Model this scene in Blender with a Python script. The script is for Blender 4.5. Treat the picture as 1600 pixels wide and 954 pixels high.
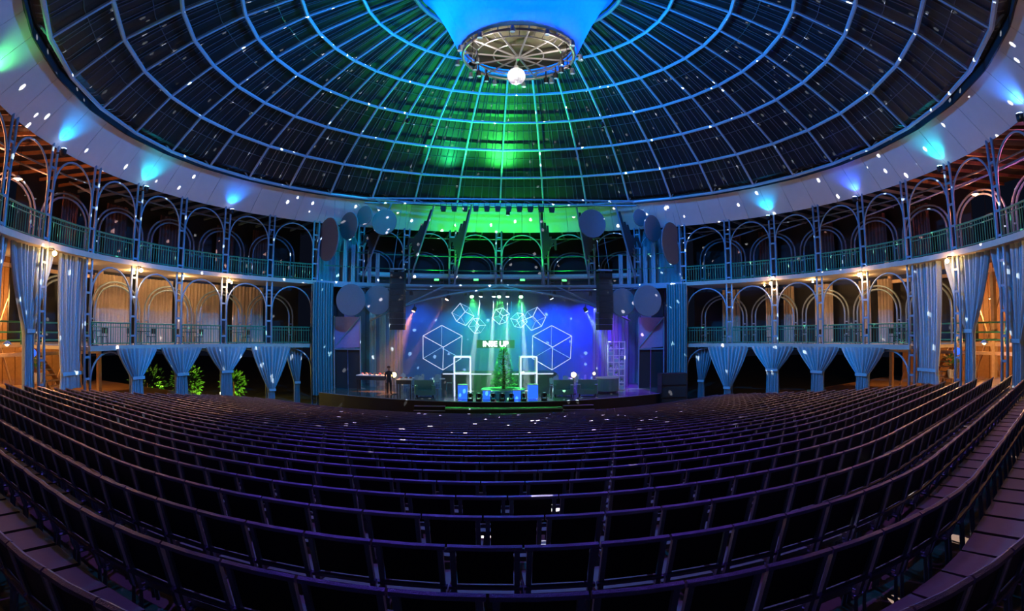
import bpy, math, random
from mathutils import Vector, Matrix, Euler
random.seed(7)
R_ = math.radians
sc = bpy.context.scene
COL = sc.collection
for o in list(bpy.data.objects):
    bpy.data.objects.remove(o)

# ------------------------------------------------------------------ camera (wide stitched view: fisheye lens polynomial)
CAM = Vector((-1.7427, -22.7116, 5.1))
cd = bpy.data.cameras.new('camera')
cam = bpy.data.objects.new('camera', cd)
COL.objects.link(cam)
cam.location = CAM
cam.rotation_euler = (R_(90 + 2.659), 0, R_(-3.663))
cd.type = 'PANO'
cd.sensor_fit = 'HORIZONTAL'
cd.sensor_width = 36.0
cd.sensor_height = 36.0 * 954 / 1600
POLY = (0.0, -0.049240979, -0.000148528, 1.68056e-06, 4.38134e-07)
def pset(k, v):
    for tgt in (cd, getattr(cd, 'cycles', None)):
        try:
            if tgt is not None and hasattr(tgt, k):
                setattr(tgt, k, v)
        except Exception:
            pass
pset('panorama_type', 'FISHEYE_LENS_POLYNOMIAL')
pset('fisheye_fov', R_(180))
for i in range(5):
    pset('fisheye_polynomial_k%d' % i, POLY[i])
cd.clip_end = 500
sc.camera = cam

# ------------------------------------------------------------------ world: a clear night
w = bpy.data.worlds.new('night')
sc.world = w
w.use_nodes = True
bg = w.node_tree.nodes['Background']
bg.inputs[0].default_value = (0.05, 0.07, 0.16, 1)
bg.inputs[1].default_value = 0.05

vs = sc.view_settings
vs.view_transform = 'Standard'
vs.look = 'None'
vs.gamma = 1.0
vs.use_curve_mapping = False
vs.exposure = 0.0
sc.cycles.max_bounces = 6
sc.cycles.volume_bounces = 0
sc.cycles.sample_clamp_indirect = 4.0
sc.cycles.sample_clamp_direct = 0.0

# ------------------------------------------------------------------ geometry of the place
NB = 36                          # thirty-six bays round the circle
SP = 10.0                        # degrees per bay
RC = 20.0                        # inner column circle
RO = 23.6                        # outer column circle
B1, B2, SF = 4.18, 8.49, 12.59   # first gallery, second gallery, foot of the white band
RINGS = [(18.02, 14.22), (16.27, 15.88), (14.19, 17.27), (12.08, 18.49), (9.75, 19.5), (7.2, 20.35), (5.0, 20.95)]
EDGE = (18.6, 14.22)
STG = 1.1                        # stage height

def pol(r, deg, z=0.0):
    a = R_(deg)
    return Vector((r * math.sin(a), r * math.cos(a), z))

# ------------------------------------------------------------------ materials
def mat(name, col, rough=0.6, metal=0.0, var=0.12, scale=6.0, emit=None, estr=0.0, bump=0.0, trans=0.0, spec=0.5, alpha=1.0):
    m = bpy.data.materials.new(name)
    m.use_nodes = True
    nt = m.node_tree
    b = nt.nodes['Principled BSDF']
    b.inputs['Roughness'].default_value = rough
    b.inputs['Metallic'].default_value = metal
    b.inputs['Specular IOR Level'].default_value = spec
    tc = nt.nodes.new('ShaderNodeTexCoord')
    nz = nt.nodes.new('ShaderNodeTexNoise')
    nz.inputs['Scale'].default_value = scale
    nz.inputs['Detail'].default_value = 4
    nt.links.new(tc.outputs['Object'], nz.inputs['Vector'])
    mx = nt.nodes.new('ShaderNodeMix')
    mx.data_type = 'RGBA'
    mx.inputs[6].default_value = tuple(max(0, c * (1 - var)) for c in col) + (1,)
    mx.inputs[7].default_value = tuple(min(1, c * (1 + var)) for c in col) + (1,)
    nt.links.new(nz.outputs['Fac'], mx.inputs[0])
    nt.links.new(mx.outputs[2], b.inputs['Base Color'])
    if bump:
        bp = nt.nodes.new('ShaderNodeBump')
        bp.inputs['Strength'].default_value = bump
        bp.inputs['Distance'].default_value = 0.02
        nt.links.new(nz.outputs['Fac'], bp.inputs['Height'])
        nt.links.new(bp.outputs[0], b.inputs['Normal'])
    if emit:
        b.inputs['Emission Color'].default_value = tuple(emit) + (1,)
        b.inputs['Emission Strength'].default_value = estr
    if trans:
        b.inputs['Transmission Weight'].default_value = trans
    if alpha < 1:
        b.inputs['Alpha'].default_value = alpha
    return m

def cloth(name, col, through=0.4):
    m = bpy.data.materials.new(name)
    m.use_nodes = True
    nt = m.node_tree
    b = nt.nodes['Principled BSDF']
    nt.nodes.remove(b)
    out = nt.nodes['Material Output']
    d = nt.nodes.new('ShaderNodeBsdfDiffuse')
    t = nt.nodes.new('ShaderNodeBsdfTranslucent')
    s = nt.nodes.new('ShaderNodeMixShader')
    s.inputs[0].default_value = through
    tc = nt.nodes.new('ShaderNodeTexCoord')
    wv = nt.nodes.new('ShaderNodeTexNoise')
    wv.inputs['Scale'].default_value = 9
    nt.links.new(tc.outputs['Object'], wv.inputs['Vector'])
    mx = nt.nodes.new('ShaderNodeMix')
    mx.data_type = 'RGBA'
    mx.inputs[6].default_value = tuple(c * 0.86 for c in col) + (1,)
    mx.inputs[7].default_value = tuple(min(1, c * 1.1) for c in col) + (1,)
    nt.links.new(wv.outputs['Fac'], mx.inputs[0])
    nt.links.new(mx.outputs[2], d.inputs[0])
    nt.links.new(mx.outputs[2], t.inputs[0])
    nt.links.new(d.outputs[0], s.inputs[1])
    nt.links.new(t.outputs[0], s.inputs[2])
    nt.links.new(s.outputs[0], out.inputs[0])
    return m

def emat(name, col, s):
    return mat(name, tuple(min(1, c) for c in col), 0.4, emit=col, estr=s, var=0.02)

def mesh_weave(name, col, scale):
    m = mat(name, col, 0.5, 0.3)
    nt = m.node_tree
    b = nt.nodes['Principled BSDF']
    tc = nt.nodes.new('ShaderNodeTexCoord')
    ck = nt.nodes.new('ShaderNodeTexChecker')
    ck.inputs['Scale'].default_value = scale
    nt.links.new(tc.outputs['Object'], ck.inputs['Vector'])
    bp = nt.nodes.new('ShaderNodeBump')
    bp.inputs['Strength'].default_value = 0.6
    bp.inputs['Distance'].default_value = 0.01
    nt.links.new(ck.outputs['Fac'], bp.inputs['Height'])
    nt.links.new(bp.outputs[0], b.inputs['Normal'])
    return m

M = dict(
    rail=mat('seat_rail_metal', (0.19, 0.15, 0.28), 0.32, 0.6, bump=0.3, scale=120),
    post=mat('seat_post_metal', (0.20, 0.23, 0.30), 0.35, 0.5, bump=0.3, scale=90),
    panel=mesh_weave('seat_back_mesh', (0.012, 0.012, 0.016), 90),
    pan=mat('seat_pan_grey', (0.17, 0.14, 0.12), 0.6, scale=14),
    floor=mat('timber_floor', (0.17, 0.10, 0.065), 0.6, scale=3, var=0.3, bump=0.1),
    steel=mat('painted_steel', (0.22, 0.29, 0.38), 0.42, 0.2, scale=10),
    domesteel=mat('dome_steel', (0.36, 0.46, 0.56), 0.45, 0.1, scale=8),
    bar=mat('glazing_bar_metal', (0.13, 0.14, 0.17), 0.35, 0.3, scale=12),
    glass=mat('night_glass', (0.010, 0.011, 0.013), 0.40, 0.0, scale=1.3, var=0.8, bump=0.3, spec=0.35),
    soffit=mat('white_soffit_panel', (0.60, 0.58, 0.60), 0.65, scale=2.5, var=0.06),
    green=mat('green_rail_paint', (0.03, 0.19, 0.11), 0.45, 0.1, scale=15),
    slab=mat('gallery_slab', (0.40, 0.35, 0.30), 0.7, scale=4),
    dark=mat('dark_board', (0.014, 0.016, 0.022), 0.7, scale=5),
    black=mat('black_equipment', (0.004, 0.004, 0.005), 0.6, scale=25),
    curtain=cloth('white_curtain_cloth', (0.33, 0.40, 0.45), 0.1),
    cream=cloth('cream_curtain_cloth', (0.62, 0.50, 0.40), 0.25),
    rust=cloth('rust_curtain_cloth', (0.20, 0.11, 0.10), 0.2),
    teal=cloth('teal_curtain_cloth', (0.17, 0.30, 0.34), 0.2),
    wood=mat('warm_wood', (0.24, 0.12, 0.05), 0.55, scale=7, var=0.3, bump=0.15),
    beamwood=mat('pale_wood_beam', (0.55, 0.36, 0.22), 0.5, scale=7, var=0.2),
    cone=cloth('blue_lit_fabric', (0.10, 0.30, 0.75), 0.5),  # blue light on the white fabric put into its colour
    chrome=mat('chrome', (0.75, 0.70, 0.68), 0.3, 0.7, scale=20, var=0.05),
    disc_in=mat('beige_hub_lining', (0.16, 0.14, 0.09), 0.8),
    cyc=mat('stage_cyclorama', (0.09, 0.20, 0.38), 0.8, scale=2),
    stage=mat('glossy_stage_floor', (0.10, 0.10, 0.10), 0.12, 0.0, scale=2, spec=0.8),
    acoustic=mat('acoustic_disc_felt', (0.13, 0.13, 0.16), 0.8, scale=12),
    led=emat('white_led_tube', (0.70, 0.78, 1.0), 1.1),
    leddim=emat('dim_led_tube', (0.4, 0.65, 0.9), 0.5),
    white=mat('white_lacquer', (0.8, 0.8, 0.8), 0.35, scale=5, var=0.04),
    acrylic=mat('clear_blue_acrylic', (0.35, 0.6, 0.7), 0.12, 0.0, scale=8, spec=0.9),
    sofa=mat('green_upholstery', (0.10, 0.30, 0.17), 0.7, scale=18, bump=0.2),
    leaf=mat('green_leaf', (0.07, 0.34, 0.06), 0.6, scale=6, var=0.5),
    bark=mat('bark', (0.08, 0.05, 0.03), 0.8, scale=16, bump=0.4),
    red=mat('red_cloth', (0.45, 0.05, 0.04), 0.6),
    blueglow=emat('blue_glowing_cube', (0.02, 0.12, 1.0), 1.4),
    yellowlamp=emat('yellow_globe_lamp', (1.0, 0.75, 0.25), 6),
    warmlamp=emat('warm_lamp_glass', (1.0, 0.62, 0.22), 60),
    skin=mat('skin', (0.45, 0.27, 0.2), 0.5),
    shirt=mat('dark_clothing', (0.012, 0.012, 0.015), 0.8),
    ground=mat('night_ground', (0.05, 0.05, 0.04), 0.9, scale=2, var=0.4),
    orange=cloth('orange_lit_cloth', (0.6, 0.25, 0.1), 0.2),
    pink=mat('mauve_wing_wall', (0.36, 0.22, 0.42), 0.7),
    bluecloth=cloth('blue_banner_cloth', (0.12, 0.2, 0.7), 0.3),
    mirror=mat('mirror_tile', (0.9, 0.9, 0.92), 0.25, 0.45, var=0.03),
    tin=mat('baffle_board', (0.02, 0.022, 0.03), 0.7, scale=10),
)

# ------------------------------------------------------------------ mesh helpers
class MB:
    def __init__(s):
        s.v, s.f = [], []
    def add(s, vs, fs):
        n = len(s.v)
        s.v += [tuple(v) for v in vs]
        s.f += [tuple(i + n for i in f) for f in fs]
        return s
    def box(s, c, d, rot=None):
        h = [x / 2 for x in d]
        m = rot if rot is not None else Matrix.Identity(3)
        c = Vector(c)
        vs = [c + m @ Vector((x * h[0], y * h[1], z * h[2])) for x in (-1, 1) for y in (-1, 1) for z in (-1, 1)]
        return s.add(vs, [(0, 1, 3, 2), (4, 6, 7, 5), (0, 4, 5, 1), (2, 3, 7, 6), (0, 2, 6, 4), (1, 5, 7, 3)])
    def tube(s, pts, r, n=6, closed=False):
        pts = [Vector(p) for p in pts]
        k = len(pts)
        ring = []
        prev = None
        for i, p in enumerate(pts):
            a = pts[i - 1] if (i > 0 or closed) else p
            b = pts[(i + 1) % k] if (i < k - 1 or closed) else p
            t = (b - a).normalized()
            up = prev if prev is not None else (Vector((0, 0, 1)) if abs(t.z) < 0.9 else Vector((1, 0, 0)))
            u = up - t * up.dot(t)
            if u.length < 1e-5:
                u = Vector((1, 0, 0)) - t * t.x
                if u.length < 1e-5:
                    u = Vector((0, 1, 0))
            u.normalize()
            prev = u
            w_ = t.cross(u)
            rr = r[i] if isinstance(r, (list, tuple)) else r
            ring.append([p + (u * math.cos(2 * math.pi * j / n) + w_ * math.sin(2 * math.pi * j / n)) * rr for j in range(n)])
        vs = [v for rg in ring for v in rg]
        fs = []
        m = k if closed else k - 1
        for i in range(m):
            for j in range(n):
                a, b = i * n + j, i * n + (j + 1) % n
                c, d = ((i + 1) % k) * n + (j + 1) % n, ((i + 1) % k) * n + j
                fs.append((a, b, c, d))
        if not closed:
            fs.append(tuple(range(n))[::-1])
            fs.append(tuple((k - 1) * n + j for j in range(n)))
        return s.add(vs, fs)
    def lathe(s, prof, n=16, c=(0, 0, 0)):
        vs, fs = [], []
        c = Vector(c)
        for r, z in prof:
            for j in range(n):
                a = 2 * math.pi * j / n
                vs.append(c + Vector((r * math.cos(a), r * math.sin(a), z)))
        for i in range(len(prof) - 1):
            for j in range(n):
                fs.append((i * n + j, i * n + (j + 1) % n, (i + 1) * n + (j + 1) % n, (i + 1) * n + j))
        if prof[0][0] > 1e-4:
            fs.append(tuple(range(n))[::-1])
        if prof[-1][0] > 1e-4:
            fs.append(tuple((len(prof) - 1) * n + j for j in range(n)))
        return s.add(vs, fs)
    def quad(s, a, b, c, d):
        return s.add([a, b, c, d], [(0, 1, 2, 3)])
    def slab(s, quad, off):
        """a quad given thickness along the vector off"""
        off = Vector(off)
        q = [Vector(v) for v in quad]
        vs = q + [v + off for v in q]
        return s.add(vs, [(0, 1, 2, 3), (7, 6, 5, 4), (0, 4, 5, 1), (1, 5, 6, 2), (2, 6, 7, 3), (3, 7, 4, 0)])
    def mesh(s, name, m, smooth=False):
        me = bpy.data.meshes.new(name)
        me.from_pydata(s.v, [], s.f)
        me.materials.append(m)
        if smooth:
            me.polygons.foreach_set('use_smooth', [True] * len(me.polygons))
        me.update()
        return me

def link(name, data, parent=None, loc=None, rotz=None):
    o = bpy.data.objects.new(name, data)
    COL.objects.link(o)
    if parent is not None:
        o.parent = parent
    if loc is not None:
        o.location = loc
    if rotz is not None:
        o.rotation_euler = (0, 0, rotz)
    return o

def obj(name, mb, m, parent=None, smooth=False, loc=None):
    return link(name, mb.mesh(name, m, smooth), parent, loc)

def thing(name, label, cat, loc=(0, 0, 0), rotz=0.0, group=None):
    o = link(name, None, None, loc, rotz)
    o.empty_display_size = 0.2
    return tag(o, label, cat, group)

def tag(o, label, cat, group=None):
    o['label'] = label
    o['category'] = cat
    if group:
        o['group'] = group
    return o

def struct(o, label=None):
    o['kind'] = 'structure'
    if label:
        o['label'] = label
    return o

def stuff(o):
    o['kind'] = 'stuff'
    return o

ORD = ['', 'first', 'second', 'third', 'fourth', 'fifth', 'sixth', 'seventh', 'eighth', 'ninth', 'tenth', 'eleventh', 'twelfth',
       'thirteenth', 'fourteenth', 'fifteenth', 'sixteenth', 'seventeenth', 'eighteenth', 'nineteenth', 'twentieth']
for t in ('twenty', 'thirty', 'forty', 'fifty', 'sixty'):
    if t != 'twenty':
        ORD.append({'thirty': 'thirtieth', 'forty': 'fortieth', 'fifty': 'fiftieth', 'sixty': 'sixtieth'}[t])
    for u in ORD[1:10]:
        ORD.append(t + '-' + u)

def light(name, kind, loc, col, power, parent=None, aim=None, size=0.1, spot=60, blend=0.5):
    ld = bpy.data.lights.new(name, kind)
    ld.color = col
    ld.energy = power
    if kind == 'AREA':
        ld.size = size
    else:
        ld.shadow_soft_size = size
    if kind == 'SPOT':
        ld.spot_size = R_(spot)
        ld.spot_blend = blend
    o = bpy.data.objects.new(name, ld)
    COL.objects.link(o)
    o.location = loc
    if aim is not None:
        d = Vector(aim) - Vector(loc)
        o.rotation_euler = d.to_track_quat('-Z', 'Y').to_euler()
    if parent is not None:
        o.parent = parent
        o.matrix_parent_inverse = Matrix.LocRotScale(parent.location, parent.rotation_euler, Vector((1, 1, 1))).inverted()
    return o

def rotm(x=0, y=0, z=0):
    return Euler((R_(x), R_(y), R_(z))).to_matrix()

SIDE = {-1: 'left', 1: 'right'}
# ================================================================== THE SETTING
# ---- raked floor, curved with the rows
CX = -1.2
RR = [6.4, 7.2, 8.3, 9.6, 10.9, 12.1] + [min(22.0, 13.2 + 0.95 * i) for i in range(36)]
WING = R_(31)                     # the rows bend as arcs, then run straight
NROW = 31
def row_d(i):
    return 1.72 + 0.92 * i
def row_z(i):
    return max(0.0, 3.25 - 0.11 * row_d(i))
def row_y(i, dx):
    R = RR[max(0, min(int(i), len(RR) - 1))]
    lim = R * math.sin(WING)
    ax = min(abs(dx), lim)
    y = R - math.sqrt(R * R - ax * ax) + max(0.0, abs(dx) - lim) * math.tan(WING)
    return CAM.y + row_d(i) + y

fm = MB()
xs = [-26 + 52 * j / 52 for j in range(53)]
grid = []
for i in range(-4, NROW + 3):
    ln = []
    for j, x in enumerate(xs):
        y = row_y(i, x) - 0.45
        if grid:
            y = max(y, grid[-1][j][1] + 0.12)
        ln.append((x + CX, y, row_z(i)))
    grid.append(ln)
nx = len(xs)
vs_ = []
fs_ = []
for k, ln in enumerate(grid[:-1]):
    b = len(vs_)
    zt = ln[0][2]
    zn = grid[k + 1][0][2]
    nxt = grid[k + 1]
    vs_ += ln + [(p[0], p[1], zt) for p in nxt] + [(p[0], p[1], zn) for p in nxt]
    for j in range(nx - 1):
        fs_.append((b + j, b + j + 1, b + nx + j + 1, b + nx + j))
        if zt - zn > 1e-4:
            fs_.append((b + nx + j, b + nx + j + 1, b + 2 * nx + j + 1, b + 2 * nx + j))
fm.add(vs_, fs_)
struct(obj('floor', fm, M['floor']), 'stepped brown timber floor under the curved seat rows')
g = MB()
g.quad((-70, -40, -0.03), (70, -40, -0.03), (70, 80, -0.03), (-70, 80, -0.03))
struct(obj('ground', g, M['ground']), 'dark ground around the hall')

# ---- glazed dome
dome = struct(link('ceiling', None, None), 'glazed steel dome with ribs, rings and dark night panes')
def dome_pt(t, deg, off=0.0):
    """t = 0 at the edge .. 7 at the top ring"""
    pts = [EDGE] + RINGS
    i = min(int(t), len(pts) - 2)
    u = t - i
    r = pts[i][0] * (1 - u) + pts[i + 1][0] * u
    z = pts[i][1] * (1 - u) + pts[i + 1][1] * u
    return pol(r, deg, z + off)
bays = list(range(-15, 15))
for k in range(-15, 16):
    mb = MB()
    mb.tube([dome_pt(t, k * SP) for t in range(1, 8)], 0.07, 6)
    mb.tube([dome_pt(0, k * SP, 0.55), dome_pt(1, k * SP)], 0.05, 5)
    obj('dome_rib', mb, M['domesteel'], dome)
for n, (r, z) in enumerate(RINGS):
    mb = MB()
    mb.tube([pol(r, k * SP, z) for k in range(NB)], 0.09 if n < 6 else 0.12, 6, closed=True)
    obj('dome_ring', mb, M['domesteel'], dome)
OFFP = 0.42
for k in bays:
    for t in range(0, 7):
        a0, a1 = k * SP, (k + 1) * SP
        q = [dome_pt(t, a0, OFFP), dome_pt(t, a1, OFFP), dome_pt(t + 1, a1, OFFP), dome_pt(t + 1, a0, OFFP)]
        mb = MB()
        mb.slab(q, (0, 0, 0.03))
        obj('glass_pane', mb, M['glass'], dome)
    for f_ in (0.12, 0.3, 0.38, 0.56, 0.72, 0.8):
        mb = MB()
        mb.tube([dome_pt(t, (k + f_) * SP, OFFP - 0.07) for t in (0.3, 1, 2, 3, 4, 5, 6, 6.9)], 0.02, 4)
        obj('glazing_bar', mb, M['bar'], dome)
    for t in (1.5, 2.5, 3.5, 4.5):
        mb = MB()
        mb.tube([dome_pt(t, k * SP, OFFP - 0.05), dome_pt(t, (k + 1) * SP, OFFP - 0.05)], 0.016, 4)
        obj('glazing_purlin', mb, M['bar'], dome)

# ---- white band between the columns and the dome
band = struct(link('trim_1', None, None), 'pale panelled band running round the foot of the dome')
for k in bays:
    for h in (0, 1):
        a0, a1 = (k + h * 0.5) * SP + 0.03, (k + h * 0.5 + 0.5) * SP - 0.03
        q = [pol(RC + 0.05, a0, SF), pol(RC + 0.05, a1, SF), pol(EDGE[0], a1, EDGE[1]), pol(EDGE[0], a0, EDGE[1])]
        mb = MB()
        mb.slab(q, pol(0.05, (a0 + a1) / 2, 0.04))
        obj('band_panel', mb, M['soffit'], band)
mb = MB()
for k in bays:
    a0, a1 = k * SP, (k + 1) * SP
    mb.slab([pol(EDGE[0] - 0.02, a0, EDGE[1] - 0.02), pol(EDGE[0] - 0.02, a1, EDGE[1] - 0.02), pol(EDGE[0] + 0.05, a1, EDGE[1] + 0.5), pol(EDGE[0] + 0.05, a0, EDGE[1] + 0.5)],
            pol(0.06, (a0 + a1) / 2))
obj('dark_gutter', mb, M['dark'], band)

def ring_slab(mb, r0, r1, a0, a1, z, th, step=5.0):
    n = max(1, int(round((a1 - a0) / step)))
    for i in range(n):
        b0, b1 = a0 + (a1 - a0) * i / n, a0 + (a1 - a0) * (i + 1) / n
        mb.slab([pol(r0, b0, z), pol(r0, b1, z), pol(r1, b1, z), pol(r1, b0, z)], (0, 0, -th))
    return mb
# roof over the galleries
mb = MB()
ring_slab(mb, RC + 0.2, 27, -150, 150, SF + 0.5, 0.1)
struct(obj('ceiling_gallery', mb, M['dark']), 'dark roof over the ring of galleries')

# ---- galleries
RAILH = 1.15
def gallery(z, k0, k1, label, slab_r1=24.2):
    g = thing('gallery', label, 'gallery')
    mb = MB()
    ring_slab(mb, RC - 0.05, slab_r1, k0 * SP, k1 * SP, z, 0.16)
    obj('floor_slab', mb, M['slab'], g)
    mb = MB()
    n = (k1 - k0) * 2
    for i in range(n):
        a0, a1 = k0 * SP + i * 5, k0 * SP + (i + 1) * 5
        mb.slab([pol(RC - 0.22, a0, z - 0.2), pol(RC - 0.22, a1, z - 0.2), pol(RC - 0.22, a1, z + 0.05), pol(RC - 0.22, a0, z + 0.05)], pol(0.15, (a0 + a1) / 2))
    obj('edge_beam', mb, M['slab'], g)
    for k in range(k0, k1):
        a0, a1 = k * SP + 0.75, (k + 1) * SP - 0.75
        rr = RC - 0.06
        mb = MB()
        seg = [a0 + (a1 - a0) * i / 4 for i in range(5)]
        for zz, th in ((RAILH, 0.045), (RAILH - 0.2, 0.025), (0.14, 0.03)):
            mb.tube([pol(rr, a, z + zz) for a in seg], th, 5)
        rl = obj('railing', mb, M['green'], g)
        mb = MB()
        for i in range(17):
            a = a0 + (a1 - a0) * i / 16
            mb.tube([pol(rr, a, z + 0.1), pol(rr, a, z + RAILH)], 0.018 if i % 4 else 0.03, 4)
        stuff(obj('baluster_row', mb, M['green'], rl))
    return g
gallery(B1, -9, -4, 'lower gallery with green railing on the left of the stage')
gallery(B1, 4, 9, 'lower gallery with green railing on the right of the stage')
gallery(B2, -14, -4, 'upper gallery with green railing on the left of the stage')
gallery(B2, 4, 14, 'upper gallery with green railing on the right of the stage')
gs = thing('gallery', 'gallery bridge with pale teal edge beam above the stage', 'gallery')
mb = MB()
ring_slab(mb, RC - 0.05, 24.2, -40, 40, B2, 0.16)
obj('floor_slab', mb, M['dark'], gs)
mb = MB()
for i in range(16):
    a0, a1 = -40 + i * 5, -35 + i * 5
    mb.slab([pol(RC - 0.3, a0, B2 - 0.32), pol(RC - 0.3, a1, B2 - 0.32), pol(RC - 0.3, a1, B2 + 0.06), pol(RC - 0.3, a0, B2 + 0.06)], pol(0.22, (a0 + a1) / 2))
obj('edge_beam', mb, M['steel'], gs)
for zz, rr in ((1.15, RC - 0.1), (0.75, RC + 3.4), (2.2, RC - 0.05)):
    mb = MB()
    mb.tube([pol(rr, -38 + 2 * i, B2 + zz) for i in range(39)], 0.04, 5)
    obj('handrail', mb, M['green'], gs)
mb = MB()
mb.tube([pol(RC + 2.5, -30 + 3 * i, B2 + 0.95) for i in range(21)], 0.22, 8)
obj('air_duct', mb, M['white'], gs)

# ---- columns
def column_name(k):
    if k == 0:
        return 'twin-post steel column over the middle of the stage, lit green'
    s = SIDE[1 if k > 0 else -1]
    a = abs(k)
    if a < 4:
        return '%s twin-post column on the bridge above the stage, %s of its middle' % (ORD[a], s)
    if a == 4:
        return 'twin-post steel column at the %s edge of the stage opening' % s
    return '%s twin-post steel column beyond the stage opening on its %s' % (ORD[a - 4], s)
for k in range(-13, 14):
    z0 = B2 if abs(k) < 4 else 0.0
    c = thing('lattice_column', column_name(k), 'column', pol(RC, k * SP, z0), R_(-k * SP), 'columns round the hall')
    h = SF + 0.35 - z0
    for s in (-1, 1):
        mb = MB()
        mb.tube([(s * 0.2, 0, 0), (s * 0.2, 0, h)], 0.065, 8)
        obj('post', mb, M['steel'], c, True)
    mb = MB()
    mb.box((0, 0, 0.03), (0.7, 0.4, 0.06))
    obj('base_plate', mb, M['steel'], c)
    for i in range(int(h / 1.0)):
        mb = MB()
        mb.box((0, 0, 0.7 + i * 1.0), (0.4, 0.05, 0.1))
        obj('rung', mb, M['steel'], c)

# ---- arches
def arch_path(r, mid, w, z0, spring, rise, n=14):
    pts = [pol(r, mid - math.degrees(w / r), z0)]
    for i in range(n + 1):
        t = math.pi * i / n
        pts.append(pol(r, mid - math.degrees(w * math.cos(t) / r), spring + rise * math.sin(t)))
    pts.append(pol(r, mid + math.degrees(w / r), z0))
    return pts
def bay_words(k):
    """bay between column k and k+1"""
    if k in (-1, 0):
        return 'over the stage just %s of its middle column' % SIDE[-1 if k < 0 else 1]
    s = SIDE[-1 if k < 0 else 1]
    n = (-k - 4) if k < 0 else (k - 3)
    if n < 1:
        n = -k if k < 0 else k + 1
        return 'over the stage, %s bay %s of its middle' % (ORD[n], s)
    return 'in the %s bay %s of the stage' % (ORD[n], s)
def arch(k, z0, level, r=RC, w=1.52, spring=2.35, rise=1.5, tr=0.05, double=False, zb=None):
    mid = (k + 0.5) * SP
    kind = 'outer double arch' if double else 'curved steel arch'
    o = thing('steel_arch', '%s of the %s %s' % (kind, level, bay_words(k)), 'arch', pol(r, mid, z0), 0, 'arches of the galleries')
    base = pol(r, mid, z0)
    zb = z0 if zb is None else zb
    mb = MB()
    mb.tube([p - base for p in arch_path(r, mid, w, zb, z0 + spring, rise)], tr, 6)
    obj('arch_tube', mb, M['steel'], o, True)
    if double:
        mb = MB()
        mb.tube([p - base for p in arch_path(r, mid, w * 0.84, zb, z0 + spring, rise * 0.86)], tr, 6)
        obj('arch_tube', mb, M['steel'], o, True)
        for s in (-1, 1):
            for zz in (0.6, 1.4):
                a = mid + s * math.degrees(w * 0.92 / r)
                mb = MB()
                mb.box(pol(r, a, z0 + zz) - base, (w * 0.16, 0.05, 0.08), rotm(z=-a))
                obj('spacer', mb, M['steel'], o)
    return o
for k in list(range(-13, -4)) + list(range(4, 13)):
    arch(k, B2, 'upper gallery')
    arch(k, B2, 'upper gallery', RO, 1.85, 2.0, 1.55, 0.06, True)
for k in list(range(-9, -4)) + list(range(4, 9)):
    arch(k, B1, 'lower gallery')
    arch(k, B1, 'lower gallery', RO, 1.85, 2.0, 1.55, 0.06, True)
    arch(k, 0.4, 'ground floor', RC, 1.52, 2.1, 1.4, 0.05, False, 0.0)
for k in range(-4, 4):
    arch(k, B2, 'bridge', RC, 1.5, 2.4, 1.5, 0.05)
    if k in (-3, -2, -1, 0, 1, 2):
        arch(k, B2, 'bridge', RO, 1.85, 1.6, 1.4, 0.045, True)

# ---- outer structure seen through the arches
# roof rafters and wooden lining of the upper gallery
raf = struct(link('roof_framing', None, None), 'steel and timber rafters under the gallery roof')
for k in range(-14, 14):
    for f_ in (0.0, 0.33, 0.66):
        a = (k + f_) * SP
        mb = MB()
        mb.box((pol(RC + 0.3, a, SF + 0.2) + pol(26.5, a, SF + 0.2)) / 2, (0.1, 6.2, 0.16), rotm(z=-a))
        obj('rafter', mb, M['wood'] if abs(k) > 8 else M['steel'], raf)
    mb = MB()
    mb.tube([pol(RC + 0.2, k * SP, B2 + 2.9), pol(RO, (k + 0.5) * SP, SF + 0.1)], 0.05, 5)
    obj('brace', mb, M['steel'], raf)
    mb = MB()
    mb.tube([pol(RC + 1.8, k * SP, SF - 0.25), pol(RC + 1.8, (k + 1) * SP, SF - 0.25)], 0.05, 5)
    obj('purlin', mb, M['steel'], raf)
# dark outer wall and timber end walls
for s in (-1, 1):
    mb = MB()
    for i in range(10):
        a0, a1 = s * (38 + i * 5.2), s * (38 + (i + 1) * 5.2)
        mb.slab([pol(25.2, a0, B1), pol(25.2, a1, B1), pol(25.2, a1, SF + 0.4), pol(25.2, a0, SF + 0.4)], pol(0.1, (a0 + a1) / 2))
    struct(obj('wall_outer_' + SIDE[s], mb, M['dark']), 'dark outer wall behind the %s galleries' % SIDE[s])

def drape(name, label, m, r, a_of, zt, zb, n_u=40, n_v=10, pleats=9, amp=0.09, parent=None, group=None, cat='curtain'):
    """pleated cloth: a_of(v) gives (deg0, deg1) from the top (v=0) to the hem (v=1)"""
    mb = MB()
    vs, fs = [], []
    for j in range(n_v + 1):
        v = j / n_v
        a0, a1, am = a_of(v)
        for i in range(n_u + 1):
            u = i / n_u
            ph = 2 * math.pi * pleats * u
            rr = r - amp * am * (math.sin(ph) + 0.35 * math.sin(ph * 0.37 + 1.3 + v * 2))
            vs.append(pol(rr, a0 + (a1 - a0) * u, zt + (zb - zt) * v))
    W = n_u + 1
    for j in range(n_v):
        for i in range(n_u):
            fs.append((j * W + i, j * W + i + 1, (j + 1) * W + i + 1, (j + 1) * W + i))
    mb.add(vs, fs)
    if parent is not None:
        return obj(name, mb, m, parent, True)
    o = obj(name, mb, m, None, True)
    return tag(o, label, cat, group)

def lerp(a, b, t):
    return a + (b - a) * t
def smooth(t):
    t = max(0, min(1, t))
    return t * t * (3 - 2 * t)

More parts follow.
